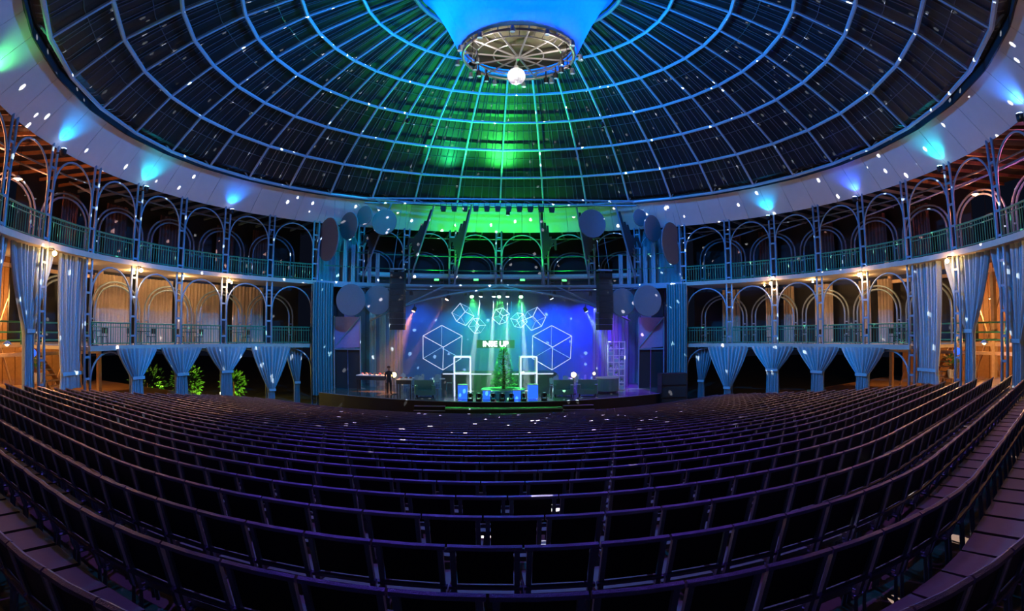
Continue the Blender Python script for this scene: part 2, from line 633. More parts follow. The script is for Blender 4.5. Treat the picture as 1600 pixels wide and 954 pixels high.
def tied(k, zt, ztie, zb, half_l, half_r, tie_w, label, r=RC + 0.3, shift=0.0, pleats=9):
    """a curtain gathered with a band; half widths in metres left and right of its column"""
    a = k * SP + shift
    dg = lambda m_: math.degrees(m_ / r)
    vt = (zt - ztie) / (zt - zb)
    def a_of(v):
        if v <= vt:
            t = (v / vt) ** 1.25
            return (a - dg(lerp(half_l, tie_w, t)), a + dg(lerp(half_r, tie_w, t)), lerp(1.0, 0.7, t))
        t = (v - vt) / (1 - vt)
        w_ = lerp(tie_w, tie_w * 1.15, t)
        return (a - dg(w_), a + dg(w_), 0.7)
    o = thing('tied_curtain', label, 'curtain', (0, 0, 0), 0, 'pale tied-back curtains')
    drape('drape', None, M['curtain'], r, a_of, zt, zb, 90, 16, pleats, 0.13, o)
    mb = MB()
    seg = [a - dg(tie_w * 1.08) + dg(tie_w * 2.16) * i / 4 for i in range(5)]
    for i in range(4):
        mb.slab([pol(r - 0.17, seg[i], ztie - 0.08), pol(r - 0.17, seg[i + 1], ztie - 0.08), pol(r - 0.17, seg[i + 1], ztie + 0.08), pol(r - 0.17, seg[i], ztie + 0.08)], pol(0.03, a))
    obj('tie_band', mb, M['curtain'], o)
    return o
for s in (-1, 1):
    sd = SIDE[s]
    for a, zb in ((6, 1.0), (7, 1.2), (8, 1.4)):
        tied(s * a, B1 - 0.12, 2.55, zb, 1.62, 1.62, 0.42, 'waisted pale curtain under the lower gallery, %s column %s of the stage' % (ORD[a - 4], sd), pleats=10, r=RC - 0.3)
    tied(s * 5, B1 - 0.12, 1.25, 0.35, 1.55, 1.55, 0.24, 'long pale V-shaped curtain under the lower gallery nearest the stage, %s side' % sd, pleats=10, r=RC - 0.3)
    tied(s * 4.35, B1 - 0.12, 1.6, -0.02 + 0.05, 0.95 if s < 0 else 0.5, 0.5 if s < 0 else 0.95, 0.22, 'narrow pale curtain hanging beside the %s edge of the stage' % sd, pleats=6)
    # tall ones hanging from the upper gallery
    hl, hr = (1.25, 0.25) if s < 0 else (0.25, 1.25)
    tied(s * 9.25, B2 - 0.2, 3.0, 2.3, 1.15, 1.15, 0.72, 'tall pale curtain at the outer end of the %s lower gallery' % sd, pleats=9, shift=0)
    tied(s * 10.15, B2 - 0.2, 4.9, 2.0, 1.7, 1.7, 0.3, 'tall pale curtain gathered to a slim tail, next beyond the %s lower gallery' % sd, pleats=11)
    tied(s * 11.15, B2 - 0.2, 4.5, 2.2, 1.65, 1.65, 0.34, 'tall pale curtain at the outermost %s edge of the picture' % sd, pleats=11)

# curtains at the back of the galleries
cuts_l = [(-45.5, -51.5), (-54, -62), (-63, -70), (-71, -77.5)]
cuts_r = [(44, 47.5), (52.5, 54.5), (56, 58), (62, 65.5), (70.5, 72.5), (74, 76.5)]
for s, cuts in ((-1, cuts_l), (1, cuts_r)):
    for n, (a0, a1) in enumerate(cuts):
        lo, hi = min(a0, a1), max(a0, a1)
        drape('gallery_curtain', 'cream back curtain of the lower gallery, %s counted outwards %s of the stage' % (ORD[n + 1], SIDE[s]),
              M['cream'], 24.4, lambda v, lo=lo, hi=hi: (lo, hi, 1.0), B2 - 0.3, B1 + 0.03, 60, 2, max(4, int((hi - lo) * 1.6)), 0.1, None, 'back curtains of the galleries')
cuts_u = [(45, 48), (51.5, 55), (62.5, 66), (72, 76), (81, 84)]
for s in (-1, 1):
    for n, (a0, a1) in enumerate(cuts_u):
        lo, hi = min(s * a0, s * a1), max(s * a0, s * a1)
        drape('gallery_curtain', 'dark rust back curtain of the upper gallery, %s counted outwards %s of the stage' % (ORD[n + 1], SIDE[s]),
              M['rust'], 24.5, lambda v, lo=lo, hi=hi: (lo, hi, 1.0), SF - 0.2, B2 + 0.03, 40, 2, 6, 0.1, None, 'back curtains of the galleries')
# straight curtains framing the stage opening
for s in (-1, 1):
    lo, hi = (-41.2, -36.6) if s < 0 else (36.8, 41.2)
    drape('stage_curtain', 'tall straight teal pleated curtain framing the %s side of the stage' % SIDE[s], M['teal'], RC - 0.6,
          lambda v, lo=lo, hi=hi: (lo, hi, 1.0), B2 - 0.1, 0.75 if s < 0 else 0.5, 60, 3, 8, 0.12, None, 'stage side curtains')
    lo, hi = (-39.5, -29.5) if s < 0 else (29.5, 39.5)
    drape('bridge_curtain', 'teal wall curtain behind the tilted discs, %s end of the bridge' % SIDE[s], M['teal'], RC + 0.5,
          lambda v, lo=lo, hi=hi: (lo, hi, 1.0), SF, B2 + 0.05, 60, 2, 12, 0.1, None, 'bridge curtains')
    for n, a in enumerate((33.6, 31.8, 28.2, 26.4)):
        lo, hi = s * a - 0.45, s * a + 0.45
        drape('drape_strip', 'narrow white drape strip on the bridge, %s from the %s end' % (ORD[n + 1], SIDE[s]), M['curtain'], RC - 0.15,
              lambda v, lo=lo, hi=hi: (lo, hi, 1.0), B2 + 3.0 - 0.25 * n, B2 + 0.05, 10, 2, 2, 0.05, None, 'white drape strips')
mb = MB()
for i in range(12):
    a0, a1 = -30 + i * 5, -25 + i * 5
    mb.slab([pol(24.6, a0, B2), pol(24.6, a1, B2), pol(24.6, a1, SF + 0.4), pol(24.6, a0, SF + 0.4)], pol(0.1, (a0 + a1) / 2))
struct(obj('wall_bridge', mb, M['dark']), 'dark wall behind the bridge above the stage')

# ---- side foyers
for s in (-1, 1):
    sd = SIDE[s]
    mb = MB()
    ring_slab(mb, 20.6, 34, min(s * 66, s * 135), max(s * 66, s * 135), 1.3, 0.2)
    struct(obj('floor_foyer_' + sd, mb, M['wood']), 'timber floor of the %s foyer' % sd)
    wl = struct(link('wall_foyer_' + sd, None, None), 'warm timber board wall of the %s foyer' % sd)
    for i in range(44):
        a = s * (72 + i * 0.9)
        mb = MB()
        mb.box(pol(29.5 + 0.04 * (i % 2), a, 5.2), (0.44, 0.08, 8.4), rotm(z=-a))
        obj('plank', mb, M['wood'], wl)
    bm = thing('beam_frame', 'pale timber beam frame with posts standing in the %s foyer' % sd, 'beam frame')
    for n, (zz, th) in enumerate(((B1 - 0.02, 0.22), (B1 - 0.5, 0.18), (B2 - 0.5, 0.2))):
        mb = MB()
        for i in range(7):
            a0, a1 = s * (76 + i * 6), s * (82 + i * 6)
            c0, c1 = pol(24.6, a0, zz), pol(24.6, a1, zz)
            d = c1 - c0
            mb.box((c0 + c1) / 2, (d.length, 0.16, th), Matrix.Rotation(math.atan2(d.y, d.x), 3, 'Z'))
        obj('beam', mb, M['beamwood'], bm)
    for i in range(8):
        a = s * (76 + i * 6)
        mb = MB()
        mb.box(pol(24.6, a, 4.9), (0.22, 0.22, 7.2), rotm(z=-a))
        obj('post', mb, M['beamwood'], bm)
    for i in range(3):
        a0 = s * (76 + i * 12)
        for q in (0, 1):
            mb = MB()
            mb.tube([pol(25.6, a0 + s * 6 * q, 1.4), pol(25.6, a0 + s * 6 * (1 - q), B1 + 3.6)], 0.07, 5)
            obj('cross_brace', mb, M['beamwood'], bm)
    # green guard rail
    gr = thing('guard_rail', 'green guard rail in front of the timber posts, %s foyer' % sd, 'railing')
    for zz in (B1 + 1.1, B1 + 0.6, B1 + 0.2):
        mb = MB()
        mb.tube([pol(24.3, s * (77 + 2 * i), zz) for i in range(14)], 0.05, 5)
        obj('rail', mb, M['green'], gr)
    for i in range(5):
        mb = MB()
        a = s * (77 + 6.5 * i)
        mb.tube([pol(24.3, a, B1), pol(24.3, a, B1 + 1.1)], 0.04, 5)
        obj('upright', mb, M['green'], gr)
    # stair
    st = thing('staircase', 'open timber staircase in the %s foyer beside the tall curtain' % sd, 'staircase', pol(23.2, s * 85.5, 1.3), R_(-s * 85.5))
    for i in range(10):
        mb = MB()
        mb.box((s * -0.0, 0.28 * i, 0.2 + 0.27 * i), (0.9, 0.3, 0.06))
        obj('tread', mb, M['beamwood'], st)
    for q in (-1, 1):
        mb = MB()
        mb.box((q * 0.48, 1.26, 1.3), (0.06, 4.0, 0.24), rotm(x=math.degrees(math.atan2(0.27, 0.28))))
        obj('stringer', mb, M['wood'], st)
    # small things in the foyer
    pp = thing('potted_plant', 'bushy green plant in a round pot in the %s foyer' % sd, 'plant', pol(24.0, s * 88, 2.3))
    mb = MB()
    mb.lathe([(0.02, 0), (0.22, 0.0), (0.3, 0.45), (0.26, 0.45), (0.25, 0.38), (0.01, 0.38)], 14)
    obj('pot', mb, M['white'], pp)
    mb = MB()
    rnd = random.Random(3 + s)
    for i in range(120):
        d = Vector((rnd.gauss(0, 1), rnd.gauss(0, 1), abs(rnd.gauss(0.6, 0.8)))).normalized()
        c = Vector((0, 0, 0.6)) + d * rnd.uniform(0.15, 0.6)
        t = d.cross(Vector((0, 0, 1))).normalized() * 0.07 if abs(d.z) < 0.98 else Vector((0.07, 0, 0))
        mb.add([c - t, c + d * 0.1, c + t, c + d * 0.24], [(0, 1, 3), (1, 2, 3)])
    stuff(obj('foliage', mb, M['leaf'], pp))
    mb = MB()
    mb.tube([(0, 0, 0.36), (0.03, 0, 0.8)], 0.03, 5)
    obj('stem', mb, M['bark'], pp)
    ps = thing('plant_stand', 'square timber stand under the potted plant in the %s foyer' % sd, 'stand', pol(24.0, s * 88, 1.3))
    mb = MB()
    mb.box((0, 0, 0.97), (0.7, 0.7, 0.06))
    obj('top', mb, M['beamwood'], ps)
    for x in (-1, 1):
        for y in (-1, 1):
            mb = MB()
            mb.box((x * 0.3, y * 0.3, 0.47), (0.07, 0.07, 0.94))
            obj('leg', mb, M['beamwood'], ps)
    lp = thing('globe_lamp', 'small blue globe lamp on a pole beside the plant, %s foyer' % sd, 'lamp', pol(23.7, s * 89.5, 1.3))
    mb = MB()
    mb.tube([(0, 0, 0.04), (0, 0, 2.3)], 0.025, 6)
    obj('pole', mb, M['steel'], lp)
    mb = MB()
    mb.lathe([(0.22, 0), (0.22, 0.04), (0.02, 0.05)], 12)
    obj('base', mb, M['steel'], lp)
    mb = MB()
    mb.lathe([(0.001, 2.28)] + [(0.2 * math.sin(math.pi * i / 8), 2.48 - 0.2 * math.cos(math.pi * i / 8)) for i in range(1, 8)] + [(0.001, 2.68)], 12)
    obj('globe', mb, M['blueglow'], lp, True)

# blue and red hangings in the left foyer, red one in the right foyer
drape('hanging_banner', 'blue cloth banner hanging in the left foyer', M['bluecloth'], 24.9, lambda v: (-89, -86.5, 1), 7.4, 5.4, 20, 3, 3, 0.04, None, None, 'banner')
drape('hanging_banner', 'red cloth banner hanging behind the left tall curtains', M['red'], 24.9, lambda v: (-82.5, -81, 1), 6.6, 5.3, 20, 3, 3, 0.04, None, None, 'banner')
drape('hanging_banner', 'red cloth banner hanging behind the right tall curtains', M['red'], 24.9, lambda v: (80.5, 82, 1), 6.6, 5.3, 20, 3, 3, 0.04, None, None, 'banner')

# ---- shrubs outside, seen under the left gallery
def shrub(loc, r, label):
    t = thing('shrub', label, 'shrub', loc, 0, 'shrubs outside')
    mb = MB()
    rnd = random.Random(int(abs(loc[0] * 100)))
    for i in range(260):
        d = Vector((rnd.gauss(0, 1), rnd.gauss(0, 1), rnd.gauss(0, 1))).normalized()
        c = Vector((0, 0, r * 1.1)) + Vector((d.x * r, d.y * r, d.z * r * 1.1)) * rnd.uniform(0.5, 1)
        t_ = d.orthogonal().normalized() * 0.09
        mb.add([c - t_, c + d * 0.14, c + t_, c + d * 0.3], [(0, 1, 3), (1, 2, 3)])
    stuff(obj('foliage', mb, M['leaf'], t))
    mb = MB()
    mb.tube([(0, 0, 0), (0.05, 0, r * 0.6), (0, 0.03, r * 1.2)], [0.07, 0.05, 0.02], 6)
    obj('stem', mb, M['bark'], t)
shrub(pol(25.5, -66, 0), 1.3, 'yellow-green lit shrub beyond the fourth ground floor bay left of the stage')
shrub(pol(27, -57, 0), 1.2, 'leafy shrub beyond the third ground floor bay left of the stage')
shrub(pol(26.5, -49, 0), 1.0, 'leafy shrub beyond the second ground floor bay left of the stage')

# ================================================================== LAMPS ROUND THE HALL
def can_lamp(k, colname, col, power):
    s = SIDE[-1 if k < 0 else 1]
    p = pol(RC - 0.42, k * SP, SF - 0.22)
    t = thing('uplight', '%s uplight on the %s column beyond the stage on its %s' % (colname, ORD[abs(k) - 4], s), 'lamp', p, R_(-k * SP), 'coloured uplights')
    tilt = rotm(x=12)
    mb = MB()
    mb.lathe([(0.10, -0.18), (0.13, -0.1), (0.14, 0.12), (0.13, 0.12)], 12)
    obj('body', mb, M['black'], t, True)
    mb = MB()
    mb.lathe([(0.001, 0.125), (0.12, 0.125), (0.11, 0.15), (0.001, 0.17)], 12)
    obj('lens', mb, emat('lens_' + colname.replace(' ', '_'), tuple(0.35 + 0.65 * c for c in col), 14), t)
    mb = MB()
    mb.box((0, 0.2, -0.05), (0.06, 0.28, 0.05))
    obj('bracket', mb, M['black'], t)
    light('uplight_beam', 'SPOT', pol(RC - 0.42, k * SP, SF - 0.02), col, power, None, pol(EDGE[0] + 0.55, k * SP, EDGE[1] - 0.3), 0.06, 110, 0.9).parent = t
    lo = t.children[-1]
    lo.matrix_parent_inverse = Matrix.LocRotScale(t.location, t.rotation_euler, Vector((1, 1, 1))).inverted()
UPL = [(-12, 'green', (0.1, 1.0, 0.25)), (-10, 'azure', (0.0, 0.35, 1.0)), (-8, 'cyan', (0.0, 0.75, 1.0)), (-6, 'blue', (0.0, 0.2, 1.0)),
       (6, 'sky blue', (0.0, 0.45, 1.0)), (8, 'deep blue', (0.02, 0.1, 1.0)), (10, 'turquoise', (0.0, 0.75, 0.9)), (12, 'royal blue', (0.03, 0.22, 1.0))]
UPP = 240
for k, n, c in UPL:
    can_lamp(k, n, c, UPP)

WARM = (1.0, 0.52, 0.16)
def globe(t, r, z):
    mb = MB()
    mb.lathe([(0.001, z - r)] + [(r * math.sin(math.pi * i / 8), z - r * math.cos(math.pi * i / 8)) for i in range(1, 8)] + [(0.001, z + r)], 12)
    return obj('bulb', mb, M['warmlamp'], t, True)
for k in (-14, -12, -10, -8, -6, 6, 8, 10, 12, 14):  # the two outermost pairs are unseen, added to warm the side seats
    s = SIDE[-1 if k < 0 else 1]
    p = pol(RC - 0.5, k * SP, B2 - 0.42)
    t = thing('wall_lamp', 'warm round lamp at the upper gallery edge, %s column %s of the stage' % (ORD[abs(k) - 4], s), 'lamp', p, R_(-k * SP), 'warm gallery lamps')
    globe(t, 0.1, 0)
    mb = MB()
    mb.tube([(0, 0.02, 0.09), (0, 0.05, 0.2), (0, 0.3, 0.22)], 0.025, 6)
    obj('arm', mb, M['black'], t)
    light('warm_glow', 'POINT', p + Vector((0, 0, -0.14)), WARM, 150 if abs(k) < 12 else 60, t, None, 0.1)
for s in (-1, 1):
    for n, k in enumerate((5.5, 6.5, 7.5, 8.5)):
        p = pol(22.0, s * k * SP, B2 - 0.3)
        t = thing('ceiling_lamp', 'small warm ceiling lamp inside the lower gallery, %s bay %s of the stage' % (ORD[n + 2], SIDE[s]), 'lamp', p, 0, 'warm gallery ceiling lamps')
        globe(t, 0.06, 0)
        mb = MB()
        mb.lathe([(0.02, 0.05), (0.03, 0.1), (0.1, 0.13), (0.1, 0.15)], 10)
        obj('rose', mb, M['white'], t)
        light('warm_glow', 'POINT', p + Vector((0, 0, -0.1)), (1.0, 0.55, 0.2), (25, 190, 230, 60)[n] * (1.0 if s < 0 else 0.75), t, None, 0.08)
# foyer pendants
for s in (-1, 1):
    for n, (r, a, z, c, e) in enumerate(((26.0, 81, 6.6, (1.0, 0.5, 0.16), 1100), (26.0, 91, 6.6, (1.0, 0.45, 0.12), 1100), (22.6, 97, 4.3, (1.0, 0.5, 0.16), 330), (22.6, 106, 4.3, (1.0, 0.5, 0.16), 330),
                                         (22.6, 97, 11.6, (1.0, 0.28, 0.1), 420), (22.6, 108, 11.6, (1.0, 0.3, 0.12) if s < 0 else (0.9, 0.2, 0.5), 420))):
        p = pol(r, s * a, z)
        t = thing('pendant_lamp', 'warm pendant lamp %s of the stage, %s counted through the foyer and roof' % (SIDE[s], ORD[n + 1]), 'lamp', p, 0, 'foyer pendants')
        globe(t, 0.09, 0)
        mb = MB()
        mb.tube([(0, 0, 0.1), (0, 0, (B2 - 0.14 - z if n in (2, 3) else SF + 0.42 - z))], 0.012, 5)
        obj('cord', mb, M['black'], t)
        mb = MB()
        mb.lathe([(0.22, -0.02), (0.1, 0.1), (0.03, 0.14)], 14)
        obj('shade', mb, M['steel'], t)
        light('warm_glow', 'POINT', p + Vector((0, 0, -0.13)), c, e * (1.0 if s < 0 else 0.75), t, None, 0.1)
# garden lamp outside on the left
for n, (a, e) in enumerate(((-64, 160), (-53, 520))):
    p = pol(25.0, a, 0)
    t = thing('garden_lamp', 'low yellow bollard lamp outside by the %s shrub' % ('yellow-green' if n == 0 else 'far'), 'lamp', p, 0, 'garden lamps')
    mb = MB()
    mb.tube([(0, 0, 0), (0, 0, 0.5)], 0.05, 8)
    obj('post', mb, M['black'], t)
    globe(t, 0.08, 0.58)
    light('yellow_glow', 'POINT', p + Vector((0, 0, 0.85)), (1.0, 0.75, 0.12), e, t, None, 0.1)

# ================================================================== HUB UNDER THE DOME
HUBZ = 17.1
hub = thing('hub_wheel', 'chrome spoked wheel rig hanging under the dome centre', 'rig', (0, 0, HUBZ))
for n, (r, z, th) in enumerate(((2.45, 0, 0.07), (1.9, -0.02, 0.04), (2.45, 0.42, 0.05), (1.1, 0.02, 0.03))):
    mb = MB()
    mb.tube([(r * math.cos(2 * math.pi * i / 36), r * math.sin(2 * math.pi * i / 36), z) for i in range(36)], th, 6, closed=True)
    obj('rim', mb, M['chrome'], hub, True)
for i in range(12):
    a = 2 * math.pi * i / 12 + 0.1
    mb = MB()
    mb.tube([(0.12 * math.cos(a), 0.12 * math.sin(a), -0.06), (2.45 * math.cos(a), 2.45 * math.sin(a), 0)], 0.045, 6)
    obj('spoke', mb, M['chrome'], hub)
    mb = MB()
    mb.tube([(2.45 * math.cos(a), 2.45 * math.sin(a), 0), (2.45 * math.cos(a), 2.45 * math.sin(a), 0.42)], 0.035, 5)
    obj('upright', mb, M['chrome'], hub)
    for q in (0, 1):
        b = a + 2 * math.pi / 24 + (q - 0.5) * 0.2
        mb = MB()
        mb.tube([(1.9 * math.cos(b), 1.9 * math.sin(b), 0), (2.45 * math.cos(b), 2.45 * math.sin(b), 0.4)], 0.025, 5)
        obj('brace', mb, M['chrome'], hub)
mb = MB()
mb.lathe([(0.001, -0.14), (0.16, -0.12), (0.18, 0.05), (0.001, 0.1)], 16)
obj('hub_boss', mb, M['chrome'], hub, True)
mb = MB()
mb.lathe([(0.001, 0.5), (2.4, 0.5), (2.4, 0.55), (0.001, 0.55)], 36)
obj('lining_disc', mb, M['disc_in'], hub)
fun = thing('fabric_funnel', 'blue-lit fabric funnel narrowing down to the chrome wheel', 'fabric funnel', (0, 0, HUBZ + 0.12))
NF = 18
prof = [(2.58, 0.0), (2.9, 0.75), (3.35, 1.7), (3.85, 2.6), (4.35, 3.4), (4.8, 3.85)]
for i in range(NF):
    a0, a1 = 2 * math.pi * i / NF, 2 * math.pi * (i + 1) / NF
    mb = MB()
    vs, fs = [], []
    for (r, z) in prof:
        for j in range(5):
            a = a0 + (a1 - a0) * j / 4
            rr = r * (1 - 0.006 * math.sin(math.pi * j / 4))
            vs.append((rr * math.cos(a), rr * math.sin(a), z))
    for q in range(len(prof) - 1):
        for j in range(4):
            fs.append((q * 5 + j, q * 5 + j + 1, q * 5 + 5 + j + 1, q * 5 + 5 + j))
    mb.add(vs, fs)
    obj('fabric_panel', mb, M['cone'], fun, True)
for q in (-1, 1):  # added point lights without fixtures, to whiten the wheel
    light('wheel_fill', 'POINT', (q * 1.3, -1.2, HUBZ - 0.55), (1.0, 0.93, 0.85), 90, hub, None, 0.06)
light('funnel_lamp', 'POINT', (-1.2, 0.2, HUBZ + 2.9), (0.0, 0.28, 1.0), 3200, fun, None, 0.3)
light('funnel_lamp', 'POINT', (1.5, -0.2, HUBZ + 3.1), (0.0, 0.12, 1.0), 2400, fun, None, 0.3)

# lamps hanging on the wheel rim
for i in range(12):
    a = 2 * math.pi * (i + 0.5) / 12 + 0.1
    p = Vector((2.72 * math.cos(a), 2.72 * math.sin(a), HUBZ - 0.12))
    t = thing('par_lamp', 'small chrome lamp on the spoked wheel rim, %s anticlockwise from its right' % ORD[i + 1], 'lamp', p, a, 'lamps on the spoked wheel')
    mb = MB()
    mb.lathe([(0.07, 0.12), (0.1, 0.02), (0.12, -0.16), (0.1, -0.16), (0.08, 0.0)], 10)
    obj('can', mb, M['chrome'], t)
    mb = MB()
    mb.lathe([(0.001, -0.14), (0.1, -0.14), (0.08, -0.12)], 10)
    obj('lens', mb, M['leddim'], t)
    mb = MB()
    mb.box((-0.1, 0, 0.12), (0.16, 0.05, 0.05))
    obj('clamp', mb, M['chrome'], t)
    if i % 2 == 0:
        light('blue_wash', 'SPOT', p + Vector((0.3 * math.cos(a), 0.3 * math.sin(a), -0.3)), (0.0, 0.27, 1.0), 3800, t, Vector((13 * math.cos(a), 13 * math.sin(a), 16.6)), 0.12, 150, 0.8)

for n, az in enumerate((-108, -86, -66, -46, 46, 66, 86, 108)):  # added lamps that wash the columns and curtains blue
    p = pol(1.9, az, HUBZ - 0.5)
    t = thing('moving_head', 'added black moving-head lamp under the spoked wheel, %s clockwise from the rear left' % ORD[n + 1], 'lamp', p, R_(-az), 'added moving heads under the wheel')
    mb = MB()
    mb.tube([(0, 0, 0.1), (0, 0, 0.45)], 0.03, 6)
    obj('clamp', mb, M['black'], t)
    mb = MB()
    mb.lathe([(0.08, 0.12), (0.11, 0.05), (0.11, -0.14), (0.09, -0.16)], 10)
    obj('head', mb, M['black'], t)
    mb = MB()
    mb.lathe([(0.001, -0.17), (0.085, -0.165), (0.085, -0.155)], 10)
    obj('lens', mb, M['leddim'], t)
    light('blue_beam', 'SPOT', p + Vector((0, 0, -0.25)), (0.0, 0.3, 1.0), 11000, t, pol(19, az, 5.0), 0.08, 42, 0.9)

# mirror ball with the specks of light it throws round the hall
BZ = 16.1
ball = thing('mirror_ball', 'white-lit mirror ball hanging below the spoked wheel', 'mirror ball', (-0.1, 0, BZ))
mb = MB()
rb, nl = 0.4, 12
vs, fs = [], []
for i in range(nl):
    t0, t1 = math.pi * i / nl + 0.01, math.pi * (i + 1) / nl - 0.01
    n = max(4, int(24 * math.sin((t0 + t1) / 2)))
    for j in range(n):
        p0, p1 = 2 * math.pi * j / n + 0.015, 2 * math.pi * (j + 1) / n - 0.015
        b = len(vs)
        for (tt, pp) in ((t0, p0), (t0, p1), (t1, p1), (t1, p0)):
            vs.append((rb * math.sin(tt) * math.cos(pp), rb * math.sin(tt) * math.sin(pp), rb * math.cos(tt)))
        fs.append((b + 3, b + 2, b + 1, b))
mb.add(vs, fs)
stuff(obj('mirror_tiles', mb, M['mirror'], ball))
mb = MB()
mb.lathe([(0.001, -0.385)] + [(0.385 * math.sin(math.pi * i / 10), -0.385 * math.cos(math.pi * i / 10)) for i in range(1, 10)] + [(0.001, 0.385)], 20)
obj('core', mb, M['white'], ball, True)
mb = MB()
mb.tube([(0, 0, 0.38), (0, 0, HUBZ - 0.12 - BZ)], 0.02, 6)
obj('hanger', mb, M['chrome'], ball)
mb = MB()
mb.lathe([(0.1, 0.38), (0.1, 0.5), (0.04, 0.52)], 10)
obj('motor_cap', mb, M['chrome'], ball)
for n, (p, aim) in enumerate((((-2.0, -1.5, HUBZ - 1.2), (-0.1, 0, BZ)), ((1.9, -1.5, HUBZ - 1.2), (-0.1, 0, BZ)))):
    t = thing('pin_spot', 'small black pin spot aimed at the mirror ball, %s one' % ('left' if n == 0 else 'right'), 'lamp', p)
    d = (Vector(aim) - Vector(p)).to_track_quat('-Z', 'Y').to_matrix()
    mb = MB()
    mb.lathe([(0.05, 0.15), (0.09, 0.1), (0.09, -0.12), (0.07, -0.12)], 10)
    mb.v = [tuple(d @ Vector(v)) for v in mb.v]
    obj('body', mb, M['black'], t)
    mb = MB()
    mb.tube([(0, 0, 0.1), (0, 0, 1.2)], 0.015, 5)
    obj('drop_rod', mb, M['black'], t)
    light('pin_beam', 'SPOT', Vector(p) + d @ Vector((0, 0, -0.16)), (0.95, 0.97, 1.0), 420, t, aim, 0.03, 22, 0.3)

def speck_light(loc, power, seed):
    o = light('mirror_ball_specks', 'POINT', loc, (1, 1, 1), power, ball, None, 0.0)
    ld = o.data
    ld.use_nodes = True
    nt = ld.node_tree
    em = nt.nodes['Emission']
    tc = nt.nodes.new('ShaderNodeTexCoord')
    vo = nt.nodes.new('ShaderNodeTexVoronoi')
    vo.feature = 'F1'
    vo.inputs['Scale'].default_value = 28.0
    vo.inputs['Randomness'].default_value = 0.9
    mp = nt.nodes.new('ShaderNodeMapping')
    mp.inputs['Location'].default_value = (seed, seed * 0.7, 0)
    nt.links.new(tc.outputs['Normal'], mp.inputs['Vector'])
    nt.links.new(mp.outputs[0], vo.inputs['Vector'])
    cmp_ = nt.nodes.new('ShaderNodeMath')
    cmp_.operation = 'LESS_THAN'
    cmp_.inputs[1].default_value = 0.145
    nt.links.new(vo.outputs['Distance'], cmp_.inputs[0])
    mu = nt.nodes.new('ShaderNodeMath')
    mu.operation = 'MULTIPLY'
    mu.inputs[1].default_value = 1.0
    nt.links.new(cmp_.outputs[0], mu.inputs[0])
    nt.links.new(mu.outputs[0], em.inputs['Strength'])
    return o
speck_light((-0.1, 0, BZ - rb - 0.03), 80000, 3.1)

# ================================================================== STAGE
def front_y(x):
    return 9.7 + 0.026 * x * x
stg = struct(link('floor_stage', None, None), 'glossy stage platform with a black front')
pts = [(-12 + 24 * i / 24, front_y(-12 + 24 * i / 24)) for i in range(25)]
mb = MB()
for i in range(24):
    (x0, y0), (x1, y1) = pts[i], pts[i + 1]
    mb.quad((x0, y0, STG), (x1, y1, STG), (x1, 23.5, STG), (x0, 23.5, STG))
obj('stage_top', mb, M['stage'], stg)
mb = MB()
for i in range(24):
    (x0, y0), (x1, y1) = pts[i], pts[i + 1]
    mb.slab([(x0, y0 - 0.02, 0), (x1, y1 - 0.02, 0), (x1, y1 - 0.02, STG - 0.01), (x0, y0 - 0.02, STG - 0.01)], (0, 0.1, 0))
obj('stage_front', mb, M['black'], stg)
mb = MB()
mb.tube([(x, y - 0.04, STG + 0.005) for x, y in pts], 0.03, 5)
obj('stage_nosing', mb, M['steel'], stg)
# low apron in front of the stage
ap = struct(link('floor_apron', None, None), 'low black apron before the stage')
mb = MB()
mb.box((-0.15, 9.35, 0.42), (6.6, 0.7, 0.84))
obj('apron_box', mb, M['black'], ap)
mb = MB()
mb.box((-0.15, 8.99, 0.8), (6.6, 0.03, 0.05))
obj('apron_edge', mb, M['steel'], ap)
for s in (-1, 1):
    t = thing('stage_steps', 'steps with purple-lit edges up to the %s front of the stage' % SIDE[s], 'steps', (s * 4.25 - 0.1, 9.9, 0))
    for i in range(4):
        mb = MB()
        mb.box((0, -0.15 - 0.3 * i, 0.44 - 0.11 * i), (1.8, 0.3, 0.88 - 0.22 * i))
        sp_ = obj('step', mb, M['black'], t)
        mb = MB()
        mb.box((0, -0.31 - 0.3 * i, 0.87 - 0.22 * i), (1.8, 0.03, 0.045))
        obj('nosing', mb, mat('purple_lit_nosing', (0.35, 0.3, 0.6), 0.4), sp_)  # purple light on the step edges put into the nosing colour
# footlights on the apron front
for i in range(8):
    x = -3.0 + i * 0.8
    t = thing('footlight', 'small footlight along the front of the stage apron, %s of eight from the left' % ORD[i + 1], 'lamp', (x, 8.75, 0.0), 0, 'footlights')
    mb = MB()
    mb.box((0, 0, 0.16), (0.14, 0.14, 0.32))
    obj('body', mb, M['black'], t)
    mb = MB()
    mb.box((0, -0.08, 0.27), (0.08, 0.02, 0.18))
    obj('lens', mb, emat('footlight_lens', (0.45, 0.8, 0.5), 0.9), t)
    mb = MB()
    mb.box((0, 0, 0.02), (0.22, 0.2, 0.04))
    obj('foot', mb, M['black'], t)
